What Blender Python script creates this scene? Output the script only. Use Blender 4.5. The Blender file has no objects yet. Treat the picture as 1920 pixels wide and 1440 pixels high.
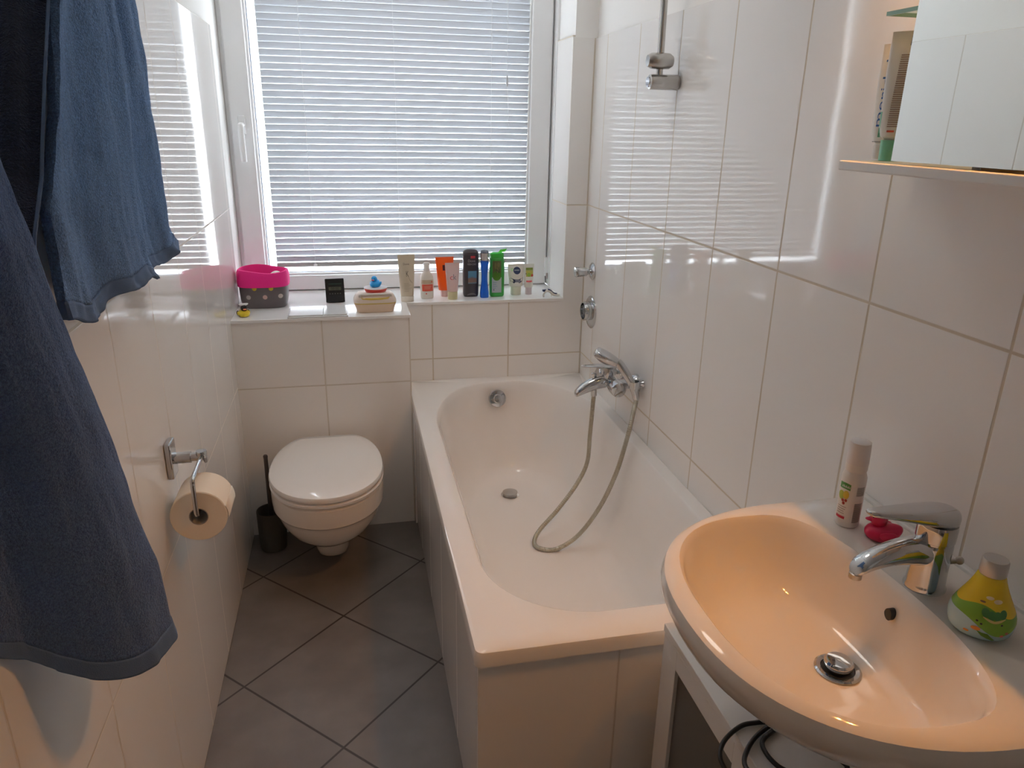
import bpy, math, random
from mathutils import Vector, Matrix, noise
random.seed(7)
sc = bpy.context.scene
COL = sc.collection
PI = math.pi

# ------------------------------------------------------------------ camera, sky, exposure
def make_camera():
    yaw, pitch, roll, f = 0.21634082, -0.33753844, 0.01822116, 1394.815
    cy, sy, cp, sp = math.cos(yaw), math.sin(yaw), math.cos(pitch), math.sin(pitch)
    fwd = Vector((sy*cp, cy*cp, sp)); right = Vector((cy, -sy, 0)); up = right.cross(fwd)
    r = math.cos(roll)*right + math.sin(roll)*up
    u = -math.sin(roll)*right + math.cos(roll)*up
    cam = bpy.data.cameras.new('camera'); o = bpy.data.objects.new('camera', cam); COL.objects.link(o)
    M = Matrix((r, u, -fwd)).transposed().to_4x4()
    M.translation = Vector((0.43411, -0.27055, 1.56036))
    o.matrix_world = M
    cam.sensor_fit = 'HORIZONTAL'; cam.sensor_width = 36.0; cam.lens = 36.0*f/1920.0
    cam.clip_start = 0.02
    sc.camera = o
make_camera()
sc.view_settings.view_transform = 'Standard'
sc.view_settings.look = 'None'
sc.view_settings.gamma = 1.0
sc.view_settings.use_curve_mapping = False
sc.view_settings.exposure = -0.12
w = bpy.data.worlds.new('daylight'); sc.world = w; w.use_nodes = True
bg = w.node_tree.nodes['Background']
tcw = w.node_tree.nodes.new('ShaderNodeTexCoord'); spw = w.node_tree.nodes.new('ShaderNodeSeparateXYZ'); rmp = w.node_tree.nodes.new('ShaderNodeValToRGB')
mrw = w.node_tree.nodes.new('ShaderNodeMapRange'); mrw.inputs['From Min'].default_value = -1.0
w.node_tree.links.new(tcw.outputs['Generated'], spw.inputs[0]); w.node_tree.links.new(spw.outputs[2], mrw.inputs['Value']); w.node_tree.links.new(mrw.outputs[0], rmp.inputs['Fac'])
rmp.color_ramp.elements[0].position = .46; rmp.color_ramp.elements[0].color = (.45, .45, .44, 1)      # ground
rmp.color_ramp.elements[1].position = .54; rmp.color_ramp.elements[1].color = (.86, .94, 1.06, 1)      # overcast sky
w.node_tree.links.new(rmp.outputs['Color'], bg.inputs[0]); bg.inputs[1].default_value = 24.0
sc.cycles.max_bounces = 14
sc.cycles.diffuse_bounces = 7
sc.cycles.glossy_bounces = 5
sc.cycles.transparent_max_bounces = 12
sc.cycles.caustics_reflective = False
sc.cycles.caustics_refractive = False
sc.cycles.sample_clamp_indirect = 6.0
LAMP = (1.0, 0.40, 0.075); LAMP_STRENGTH = 3300.0
CEILING_FILL = ((1.0, .92, .83), 6.8)  # colour and strength of the added ceiling fill

# unseen fill light added in the hallway behind the open bathroom door
hl = bpy.data.lights.new('hall_fill', 'AREA'); hl.shape = 'RECTANGLE'; hl.size = 1.2; hl.size_y = .8; hl.energy = 1.8; hl.color = (1.0, .92, .83)
ho = bpy.data.objects.new('hall_fill', hl); COL.objects.link(ho); ho.location = (.7, -1.95, 2.46)

# ------------------------------------------------------------------ materials
MATS = {}
def mat(name, col, rough=0.5, metal=0.0, coat=0.0, trans=0.0, sheen=0.0, spec=0.5, emit=None, es=0.0, bump=None, sub=0.0, alpha=None):
    if name in MATS: return MATS[name]
    m = bpy.data.materials.new(name); m.use_nodes = True
    nt = m.node_tree; b = nt.nodes['Principled BSDF']
    b.inputs['Base Color'].default_value = (*col, 1)
    b.inputs['Roughness'].default_value = rough
    b.inputs['Metallic'].default_value = metal
    b.inputs['Coat Weight'].default_value = coat
    b.inputs['Transmission Weight'].default_value = trans
    b.inputs['Sheen Weight'].default_value = sheen
    b.inputs['Specular IOR Level'].default_value = spec
    if sub: b.inputs['Subsurface Weight'].default_value = sub; b.inputs['Subsurface Radius'].default_value = (.01, .006, .004)
    if emit: b.inputs['Emission Color'].default_value = (*emit, 1); b.inputs['Emission Strength'].default_value = es
    if bump:
        scale, strength, dist = bump
        geo = nt.nodes.new('ShaderNodeNewGeometry')
        n = nt.nodes.new('ShaderNodeTexNoise'); n.inputs['Scale'].default_value = scale; n.inputs['Detail'].default_value = 3
        bp = nt.nodes.new('ShaderNodeBump'); bp.inputs['Strength'].default_value = strength; bp.inputs['Distance'].default_value = dist
        nt.links.new(geo.outputs['Position'], n.inputs['Vector'])
        nt.links.new(n.outputs['Fac'], bp.inputs['Height']); nt.links.new(bp.outputs['Normal'], b.inputs['Normal'])
    MATS[name] = m
    return m

def M2(nt, op, a, b=None, c=None):
    n = nt.nodes.new('ShaderNodeMath'); n.operation = op
    for i, v in enumerate((a, b, c)):
        if v is None: continue
        if isinstance(v, (int, float)): n.inputs[i].default_value = v
        else: nt.links.new(v, n.inputs[i])
    return n.outputs[0]

def groutmask(nt, coord, origin, step, gw):
    """1 on the joint, 0 on the tile, with a soft shoulder"""
    t = M2(nt, 'DIVIDE', M2(nt, 'SUBTRACT', coord, origin), step)
    fr = M2(nt, 'SUBTRACT', t, M2(nt, 'FLOOR', t))
    d = M2(nt, 'MULTIPLY', M2(nt, 'MINIMUM', fr, M2(nt, 'SUBTRACT', 1.0, fr)), step)
    mr = nt.nodes.new('ShaderNodeMapRange'); mr.clamp = True
    mr.inputs['From Min'].default_value = gw*0.5; mr.inputs['From Max'].default_value = gw*0.5+0.0018
    mr.inputs['To Min'].default_value = 1.0; mr.inputs['To Max'].default_value = 0.0
    nt.links.new(d, mr.inputs['Value'])
    return mr.outputs['Result']

def tile_mat(name, uy, wy, ux, wx, z0, h, tile=(.88, .868, .85), grout=(.60, .53, .43), gw=0.0036, rough=0.055):
    m = bpy.data.materials.new(name); m.use_nodes = True; nt = m.node_tree; b = nt.nodes['Principled BSDF']; b.inputs['Specular IOR Level'].default_value = .5
    geo = nt.nodes.new('ShaderNodeNewGeometry')
    sp = nt.nodes.new('ShaderNodeSeparateXYZ'); nt.links.new(geo.outputs['Position'], sp.inputs[0])
    sn = nt.nodes.new('ShaderNodeSeparateXYZ'); nt.links.new(geo.outputs['True Normal'], sn.inputs[0])
    anx = M2(nt, 'GREATER_THAN', M2(nt, 'ABSOLUTE', sn.outputs[0]), 0.6)
    anz = M2(nt, 'LESS_THAN', M2(nt, 'ABSOLUTE', sn.outputs[2]), 0.6)
    gy = groutmask(nt, sp.outputs[1], uy, wy, gw)
    gx = groutmask(nt, sp.outputs[0], ux, wx, gw)
    gz = groutmask(nt, sp.outputs[2], z0, h, gw)
    gu = M2(nt, 'ADD', M2(nt, 'MULTIPLY', gy, anx), M2(nt, 'MULTIPLY', gx, M2(nt, 'SUBTRACT', 1.0, anx)))
    g = M2(nt, 'MULTIPLY', M2(nt, 'MAXIMUM', gu, gz), anz)
    mx = nt.nodes.new('ShaderNodeMix'); mx.data_type = 'RGBA'
    mx.inputs['A'].default_value = (*tile, 1); mx.inputs['B'].default_value = (*grout, 1)
    nt.links.new(g, mx.inputs['Factor']); nt.links.new(mx.outputs['Result'], b.inputs['Base Color'])
    nt.links.new(M2(nt, 'MULTIPLY_ADD', g, 0.6, rough), b.inputs['Roughness'])
    n = nt.nodes.new('ShaderNodeTexNoise'); n.inputs['Scale'].default_value = 9.0; n.inputs['Detail'].default_value = 1.5
    nt.links.new(geo.outputs['Position'], n.inputs['Vector'])
    hgt = M2(nt, 'SUBTRACT', M2(nt, 'MULTIPLY', n.outputs['Fac'], 0.25), g)
    bp = nt.nodes.new('ShaderNodeBump'); bp.inputs['Strength'].default_value = 0.55; bp.inputs['Distance'].default_value = 0.0012
    nt.links.new(hgt, bp.inputs['Height']); nt.links.new(bp.outputs['Normal'], b.inputs['Normal'])
    return m

def floor_mat():
    m = bpy.data.materials.new('floor_tiles'); m.use_nodes = True; nt = m.node_tree; b = nt.nodes['Principled BSDF']
    geo = nt.nodes.new('ShaderNodeNewGeometry')
    sp = nt.nodes.new('ShaderNodeSeparateXYZ'); nt.links.new(geo.outputs['Position'], sp.inputs[0])
    x, y = M2(nt, 'SUBTRACT', sp.outputs[0], 0.3465), M2(nt, 'SUBTRACT', sp.outputs[1], 1.8789)
    a = M2(nt, 'MULTIPLY', M2(nt, 'ADD', x, y), 0.70711); c = M2(nt, 'MULTIPLY', M2(nt, 'SUBTRACT', x, y), 0.70711)
    g = M2(nt, 'MAXIMUM', groutmask(nt, a, 0.0, 0.3993, 0.0045), groutmask(nt, c, 0.0, 0.3993, 0.0045))
    n = nt.nodes.new('ShaderNodeTexNoise'); n.inputs['Scale'].default_value = 6.0; n.inputs['Detail'].default_value = 6
    nt.links.new(geo.outputs['Position'], n.inputs['Vector'])
    cr = nt.nodes.new('ShaderNodeValToRGB')
    cr.color_ramp.elements[0].position = .3; cr.color_ramp.elements[0].color = (.150, .134, .126, 1)
    cr.color_ramp.elements[1].position = .72; cr.color_ramp.elements[1].color = (.215, .196, .186, 1)
    nt.links.new(n.outputs['Fac'], cr.inputs['Fac'])
    mx = nt.nodes.new('ShaderNodeMix'); mx.data_type = 'RGBA'; mx.inputs['B'].default_value = (.035, .028, .026, 1)
    nt.links.new(g, mx.inputs['Factor']); nt.links.new(cr.outputs['Color'], mx.inputs['A']); nt.links.new(mx.outputs['Result'], b.inputs['Base Color'])
    b.inputs['Roughness'].default_value = 0.42
    n2 = nt.nodes.new('ShaderNodeTexNoise'); n2.inputs['Scale'].default_value = 160.0
    nt.links.new(geo.outputs['Position'], n2.inputs['Vector'])
    bp = nt.nodes.new('ShaderNodeBump'); bp.inputs['Strength'].default_value = 0.3; bp.inputs['Distance'].default_value = 0.001
    nt.links.new(M2(nt, 'SUBTRACT', M2(nt, 'MULTIPLY', n2.outputs['Fac'], 0.3), g), bp.inputs['Height']); nt.links.new(bp.outputs['Normal'], b.inputs['Normal'])
    return m

def towel_mat(name, col):
    m = bpy.data.materials.new(name); m.use_nodes = True; nt = m.node_tree; b = nt.nodes['Principled BSDF']
    geo = nt.nodes.new('ShaderNodeNewGeometry')
    n = nt.nodes.new('ShaderNodeTexNoise'); n.inputs['Scale'].default_value = 330.0; n.inputs['Detail'].default_value = 3; n.inputs['Roughness'].default_value = .7
    n2 = nt.nodes.new('ShaderNodeTexNoise'); n2.inputs['Scale'].default_value = 60.0; n2.inputs['Detail'].default_value = 3
    nt.links.new(geo.outputs['Position'], n.inputs['Vector']); nt.links.new(geo.outputs['Position'], n2.inputs['Vector'])
    cr = nt.nodes.new('ShaderNodeValToRGB')
    cr.color_ramp.elements[0].position = .28; cr.color_ramp.elements[0].color = tuple(c*.55 for c in col)+(1,)
    cr.color_ramp.elements[1].position = .72; cr.color_ramp.elements[1].color = tuple(c*1.5 for c in col)+(1,)
    nt.links.new(n.outputs['Fac'], cr.inputs['Fac']); nt.links.new(cr.outputs['Color'], b.inputs['Base Color'])
    b.inputs['Roughness'].default_value = .95; b.inputs['Specular IOR Level'].default_value = .1
    b.inputs['Sheen Weight'].default_value = .35; b.inputs['Sheen Roughness'].default_value = .5; b.inputs['Sheen Tint'].default_value = (.55, .65, .85, 1)
    bp = nt.nodes.new('ShaderNodeBump'); bp.inputs['Strength'].default_value = .9; bp.inputs['Distance'].default_value = .004
    nt.links.new(M2(nt, 'ADD', n.outputs['Fac'], M2(nt, 'MULTIPLY', n2.outputs['Fac'], .8)), bp.inputs['Height']); nt.links.new(bp.outputs['Normal'], b.inputs['Normal'])
    return m

def mix_shader_mat(name, a, b, fac):
    """a, b: (node type, colour, roughness)"""
    m = bpy.data.materials.new(name); m.use_nodes = True; nt = m.node_tree
    nt.nodes.remove(nt.nodes['Principled BSDF']); out = nt.nodes['Material Output']
    sh = []
    for t, c, r in (a, b):
        n = nt.nodes.new(t); n.inputs['Color'].default_value = (*c, 1)
        if r is not None and 'Roughness' in n.inputs: n.inputs['Roughness'].default_value = r
        sh.append(n)
    mx = nt.nodes.new('ShaderNodeMixShader'); mx.inputs[0].default_value = fac
    nt.links.new(sh[0].outputs[0], mx.inputs[1]); nt.links.new(sh[1].outputs[0], mx.inputs[2]); nt.links.new(mx.outputs[0], out.inputs['Surface'])
    return m

W_TILE = .32
MT_RIGHT = tile_mat('right_wall_tiles', 2.2023, W_TILE, 1.0593, W_TILE, 1.2537, .6179)
MT_BACK = tile_mat('back_wall_tiles', 2.663, 5.0, 1.0593, .3165, 1.2537, .6179, grout=(.62, .56, .47), gw=.0034)
MT_BOX = tile_mat('boxing_tiles', 2.466, 5.0, .315, .32, .612, .62, tile=(.87, .848, .82), grout=(.66, .61, .54), gw=.003)
MT_LEFT = tile_mat('left_wall_tiles', 2.065, .3033, 0.0, 5.0, 1.242, .621, grout=(.66, .62, .56), gw=.0026)
MT_APRON = tile_mat('apron_tiles', 1.29, .32, .952, .32, .60, .62, grout=(.62, .58, .54), gw=.0025)
PAINT = mat('white_paint', (.885, .88, .865), .7, bump=(140, .15, .001))
UPVC = mat('white_window_plastic', (.88, .89, .90), .28)
CER = mat('white_ceramic', (.78, .73, .67), .06, coat=.4)
ENAM = mat('white_enamel', (.89, .875, .855), .07, coat=.3)
SEATP = mat('white_seat_plastic', (.89, .878, .862), .12, coat=.2)
CHROME = mat('chrome', (.60, .61, .62), .05, metal=1)
STEEL = mat('brushed_steel', (.50, .48, .45), .28, metal=1)
HOSE = mat('metal_hose', (.46, .43, .35), .28, metal=1)
BLACK = mat('black_plastic', (.012, .012, .013), .4)
WOODW = mat('white_lacquer', (.80, .79, .77), .35)
GREYP = mat('grey_panel', (.12, .118, .115), .35)
TOWEL = towel_mat('blue_terry', (.130, .245, .460))
TOWELB = towel_mat('grey_blue_terry', (.076, .138, .285))
HEM = mat('towel_hem_weave', (.10, .17, .31), .9, bump=(900, .5, .002))

# ------------------------------------------------------------------ mesh helpers
class G:
    def __init__(s): s.v = []; s.f = []; s.m = []
    def add(s, v, f, m=0):
        o = len(s.v); s.v += [tuple(p) for p in v]; s.f += [tuple(i+o for i in q) for q in f]; s.m += [m]*len(f); return s
    def box(s, x0, x1, y0, y1, z0, z1, m=0):
        v = [(x, y, z) for z in (z0, z1) for y in (y0, y1) for x in (x0, x1)]
        return s.add(v, [(0, 2, 3, 1), (4, 5, 7, 6), (0, 1, 5, 4), (2, 6, 7, 3), (0, 4, 6, 2), (1, 3, 7, 5)], m)
    def loft(s, rings, cap0=True, cap1=True, closed=True, m=0, loop=False):
        n = len(rings[0]); v = [p for r in rings for p in r]; f = []
        R = len(rings)
        for k in range(R if loop else R-1):
            for i in range(n if closed else n-1):
                j = (i+1) % n; k2 = (k+1) % R
                f.append((k*n+i, k*n+j, k2*n+j, k2*n+i))
        if cap0 and not loop: f.append(tuple(range(n-1, -1, -1)))
        if cap1 and not loop: f.append(tuple((R-1)*n+i for i in range(n)))
        return s.add(v, f, m)
    def lathe(s, prof, c=(0, 0, 0), axis='z', n=32, m=0, sx=1, sy=1, cap0=True, cap1=True):
        rings = []
        for r, h in prof:
            ring = []
            for i in range(n):
                a = 2*PI*i/n; p = (r*math.cos(a)*sx, r*math.sin(a)*sy)
                if axis == 'z': q = (p[0], p[1], h)
                elif axis == 'x': q = (h, p[0], p[1])
                else: q = (p[1], h, p[0])
                ring.append((q[0]+c[0], q[1]+c[1], q[2]+c[2]))
            rings.append(ring)
        return s.loft(rings, cap0, cap1, m=m)
    def tube(s, path, r, n=12, m=0, loop=False, rx=None):
        P = [Vector(p) for p in path]; N = len(P)
        R = r if isinstance(r, (list, tuple)) else [r]*N
        T = []
        for i in range(N):
            if loop: t = P[(i+1) % N]-P[i-1]
            else: t = P[min(i+1, N-1)]-P[max(i-1, 0)]
            T.append(t.normalized())
        a = Vector((0, 0, 1)) if abs(T[0].z) < .9 else Vector((1, 0, 0))
        u = T[0].cross(a).normalized(); rings = []
        for i in range(N):
            u = (u - T[i]*u.dot(T[i])).normalized(); w_ = T[i].cross(u)
            k = rx if rx else 1.0
            rings.append([tuple(P[i]+(u*math.cos(2*PI*j/n)*k+w_*math.sin(2*PI*j/n))*R[i]) for j in range(n)])
        return s.loft(rings, loop=loop, m=m)
    def sphere(s, c, rx, ry=None, rz=None, nu=24, nv=14, fn=None, m=0):
        ry = ry or rx; rz = rz or rx; rings = []
        for k in range(nv+1):
            t = -PI/2+PI*k/nv; t = max(min(t, PI/2-.02), -PI/2+.02)
            ring = []
            for i in range(nu):
                a = 2*PI*i/nu; p = Vector((math.cos(t)*math.cos(a), math.cos(t)*math.sin(a), math.sin(t)))
                if fn: p = fn(p)
                ring.append((c[0]+p.x*rx, c[1]+p.y*ry, c[2]+p.z*rz))
            rings.append(ring)
        return s.loft(rings, m=m)

def wloc(o):
    v = Vector((0, 0, 0))
    while o: v += o.location; o = o.parent
    return v
def part(name, g, material, parent=None, world=False, smooth=True, bev=0, sub=0, solid=0, label=None, seg=3):
    me = bpy.data.meshes.new(name)
    off = wloc(parent) if (world and parent) else Vector((0, 0, 0))
    me.from_pydata([(x-off.x, y-off.y, z-off.z) for x, y, z in g.v], [], g.f)
    ms = material if isinstance(material, (list, tuple)) else [material]
    for m in ms: me.materials.append(m)
    for p, mi in zip(me.polygons, g.m): p.material_index = mi; p.use_smooth = smooth
    me.validate(); me.update()
    o = bpy.data.objects.new(name, me); COL.objects.link(o)
    if parent: o.parent = parent
    if smooth: 
        try: me.set_sharp_from_angle(angle=math.radians(38))
        except Exception: pass
    if solid:
        md = o.modifiers.new('thickness', 'SOLIDIFY'); md.thickness = solid; md.offset = 0
    if bev:
        md = o.modifiers.new('bevel', 'BEVEL'); md.width = bev; md.segments = seg; md.limit_method = 'ANGLE'; md.angle_limit = math.radians(50); md.harden_normals = False
    if sub:
        md = o.modifiers.new('sub', 'SUBSURF'); md.levels = sub; md.render_levels = sub
    if label: o['label'] = label
    return o
def tag(o, label, cat, group=None):
    o['label'] = label; o['category'] = cat
    if group: o['group'] = group
    return o
def thing(name, loc, label, cat, group=None, rz=0):
    o = bpy.data.objects.new(name, None); o.empty_display_size = .03; COL.objects.link(o)
    o.location = loc; o.rotation_euler = (0, 0, rz)
    return tag(o, label, cat, group)
def struct(o): o['kind'] = 'structure'; return o

def catmull(P, k=10):
    P = [Vector(p) for p in P]; out = []
    for i in range(len(P)-1):
        p0, p1, p2, p3 = P[max(i-1, 0)], P[i], P[i+1], P[min(i+2, len(P)-1)]
        for j in range(k):
            t = j/k
            out.append(.5*((2*p1)+(p2-p0)*t+(2*p0-5*p1+4*p2-p3)*t*t+(3*p1-p0-3*p2+p3)*t**3))
    out.append(P[-1]); return out
def lerp(a, b, t): return a+(b-a)*t
def interp(tab, x):
    if x <= tab[0][0]: return tab[0][1:]
    for a, b in zip(tab, tab[1:]):
        if x <= b[0]:
            t = (x-a[0])/(b[0]-a[0]); return tuple(lerp(p, q, t) for p, q in zip(a[1:], b[1:]))
    return tab[-1][1:]
def superring(cx, cy, ax, ay, n, z, N=48):
    out = []
    for i in range(N):
        a = 2*PI*i/N; c, s_ = math.cos(a), math.sin(a)
        out.append((cx+ax*math.copysign(abs(c)**(2/n), c), cy+ay*math.copysign(abs(s_)**(2/n), s_), z))
    return out
def rrect(x0, x1, y0, y1, rn, rf, z, k=14, rfr=None):
    """rounded rectangle: near corners radius rn, far corners radius rf (a number or an (rx, ry) pair)"""
    out = []
    for cx, cy, a0, r in ((x1, y1, 0, rfr or rf), (x0, y1, PI/2, rf), (x0, y0, PI, rn), (x1, y0, 1.5*PI, rn)):
        rx, ry = r if isinstance(r, tuple) else (r, r)
        ox = cx-rx if cx == x1 else cx+rx; oy = cy-ry if cy == y1 else cy+ry
        for i in range(k+1):
            a = a0+PI/2*i/k; out.append((ox+rx*math.cos(a), oy+ry*math.sin(a), z))
    return out

# containers: loft of super-ellipse rings with decals wrapped on the front
class Bottle:
    def __init__(s, tab): s.tab = tab      # rows (z, ax, ay, n)
    def geo(s, N=40, extra=0):
        g = G(); rows = s.tab
        rings = [superring(0, 0, ax, ay, n, z, N) for z, ax, ay, n in rows]
        return g.loft(rings)
    def P(s, u, z, off=.0005):
        ax, ay, n = interp(s.tab, z); t = min(abs(u/ax), .98)
        return (u, -ay*(1-t**n)**(1/n)-off, z)
    def rect(s, u0, u1, z0, z1, off=.0005, nu=10, nz=6, warp=None):
        g = G(); v = []
        for j in range(nz+1):
            for i in range(nu+1):
                u, z = lerp(u0, u1, i/nu), lerp(z0, z1, j/nz)
                if warp: u, z = warp(u, z, i/nu, j/nz)
                v.append(s.P(u, z, off))
        f = [(j*(nu+1)+i, j*(nu+1)+i+1, (j+1)*(nu+1)+i+1, (j+1)*(nu+1)+i) for j in range(nz) for i in range(nu)]
        return g.add(v, f)
    def disc(s, u, z, ru, rz, off=.0006, n=24):
        g = G(); v = [s.P(u, z, off)]
        for k in (.5, 1):
            for i in range(n): v.append(s.P(u+ru*k*math.cos(2*PI*i/n), z+rz*k*math.sin(2*PI*i/n), off))
        f = [(0, 1+i, 1+(i+1) % n) for i in range(n)]+[(1+i, 1+n+i, 1+n+(i+1) % n, 1+(i+1) % n) for i in range(n)]
        return g.add(v, f)
    def poly(s, pts, off=.0006):
        cu = sum(p[0] for p in pts)/len(pts); cz = sum(p[1] for p in pts)/len(pts)
        v = [s.P(cu, cz, off)]; n = len(pts)
        for k in (.5, 1): v += [s.P(lerp(cu, p[0], k), lerp(cz, p[1], k), off) for p in pts]
        f = [(0, 1+i, 1+(i+1) % n) for i in range(n)]+[(1+i, 1+n+i, 1+n+(i+1) % n, 1+(i+1) % n) for i in range(n)]
        return G().add(v, f)
    def text(s, txt, u, z, width, height=None, off=.0009, rot=0):
        v, f = textmesh(txt)
        xs = [p[0] for p in v]; ys = [p[1] for p in v]
        k = width/(max(xs)-min(xs)); ky = k if not height else height/(max(ys)-min(ys))
        cx, cy = (max(xs)+min(xs))/2, (max(ys)+min(ys))/2
        out = []
        for x, y in v:
            a, b = (x-cx)*k, (y-cy)*ky
            if rot: a, b = a*math.cos(rot)-b*math.sin(rot), a*math.sin(rot)+b*math.cos(rot)
            out.append(s.P(u+a, z+b, off))
        return G().add(out, f)
def textmesh(txt):
    cu = bpy.data.curves.new('t', 'FONT'); cu.body = txt; cu.resolution_u = 3
    o = bpy.data.objects.new('t', cu); COL.objects.link(o)
    dg = bpy.context.evaluated_depsgraph_get(); me = bpy.data.meshes.new_from_object(o.evaluated_get(dg))
    v = [(p.co.x, p.co.y) for p in me.vertices]; f = [tuple(p.vertices) for p in me.polygons]
    bpy.data.objects.remove(o); bpy.data.curves.remove(cu); bpy.data.meshes.remove(me)
    return v, f
def flat_text(txt, width, fn):
    v, f = textmesh(txt); xs = [p[0] for p in v]; ys = [p[1] for p in v]; k = width/(max(xs)-min(xs))
    cx, cy = (max(xs)+min(xs))/2, (max(ys)+min(ys))/2
    return G().add([fn((x-cx)*k, (y-cy)*k) for x, y in v], f)

# ------------------------------------------------------------------ dimensions of the room
XR, YB, YBK, ZL, XT, ZT, YN = 1.3783, 2.4662, 2.6632, .8758, .637, .5432, .9551
YWIN = 2.975; XREV = 1.29; ZTOP = 1.866; CEIL = 2.5; YF = -1.0
ZHEAD = 2.30

# ------------------------------------------------------------------ the setting
struct(part('floor', G().box(-.7, 2.1, -2.85, 3.2, -.1, 0), floor_mat(), smooth=False))
struct(part('ceiling', G().box(-.7, 2.1, -2.85, 3.2, CEIL, CEIL+.1), PAINT, smooth=False))
g = G().box(-.2, -.01, YF, 3.2, 0, CEIL).box(-.01, 0, YF, 2.722, 0, 1.862, 1)
struct(part('wall_left', g, [PAINT, MT_LEFT], smooth=False))
g = G().box(XR+.01, XR+.2, YF, 3.2, 0, CEIL).box(XR, XR+.01, YF, YBK+.01, 0, ZTOP, 1)
struct(part('wall_right', g, [PAINT, MT_RIGHT], smooth=False))
g = G().box(XT, XR+.01, YBK, YWIN+.25, 0, ZL-.012, 1)                       # parapet behind the bath
g.box(XREV+.01, XR+.01, YBK+.008, YWIN+.25, ZL-.012, CEIL)                  # pier right of the window
g.box(XREV, XR, YBK, YBK+.008, ZL-.012, ZTOP, 1)
g.box(XREV, XREV+.01, YBK+.008, 2.885, ZL-.012, ZTOP+.008, 1)
g.box(-.2, XR+.2, YBK+.008, YWIN+.25, ZHEAD, CEIL)                          # lintel
struct(part('wall_back', g, [PAINT, MT_BACK], smooth=False))
struct(part('wall_boxing', G().box(-.01, XT, YB, YWIN+.25, 0, ZL-.012), MT_BOX, smooth=False))
struct(part('wall_front', G().box(-.2, .30, YF-.15, YF, 0, CEIL).box(1.12, 1.6, YF-.15, YF, 0, CEIL).box(.30, 1.12, YF-.15, YF, 2.0, CEIL), PAINT, smooth=False))
d = struct(part('door_1', G().box(.255, .295, YF-.98, YF-.16, 0.005, 2.0), WOODW, smooth=False, bev=.003))
part('door_handle', G().lathe([(.022, .295), (.022, .303), (.009, .305), (.009, .345)], (0, YF-.90, 1.02), 'x').tube([(.338, YF-.90, 1.02), (.338, YF-.78, 1.02)], .009), CHROME, d)
g = G().box(-.7, 2.1, -2.85, -2.75, 0, CEIL).box(-.7, -.6, -2.75, YF-.15, 0, CEIL).box(2.0, 2.1, -2.75, YF-.15, 0, CEIL).box(-.7, -.2, YF-.15, YF-.05, 0, CEIL).box(1.6, 2.1, YF-.15, YF-.05, 0, CEIL)
struct(part('wall_hall', g, PAINT, smooth=False))
sill = G().box(0, XT+.004, YB-.006, YWIN, ZL-.012, ZL).box(XT+.004, XREV, YBK-.006, YWIN, ZL-.012, ZL)
struct(part('trim_1', sill, mat('sill_tile', (.89, .89, .88), .10), smooth=False, bev=.002))

def ceiling_fill():  # added out of view to fill the room with soft light
    root = thing('ceiling_fill', (.70, 1.75, CEIL), 'round white glass fill light added on the ceiling, out of view', 'ceiling light')
    part('fill_light_base', G().lathe([(.19, CEIL-.0005), (.20, CEIL-.012), (.20, CEIL-.03), (.19, CEIL-.032)], (.70, 1.75, 0), 'z', 40), UPVC, root, True)
    part('fill_light_bowl', G().lathe([(.188, CEIL-.033), (.192, CEIL-.05), (.16, CEIL-.085), (.09, CEIL-.105), (.01, CEIL-.110)], (.70, 1.75, 0), 'z', 40), mat('fill_glow', (.9, .9, .88), .3, emit=CEILING_FILL[0], es=CEILING_FILL[1]), root, True)
ceiling_fill()

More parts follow.
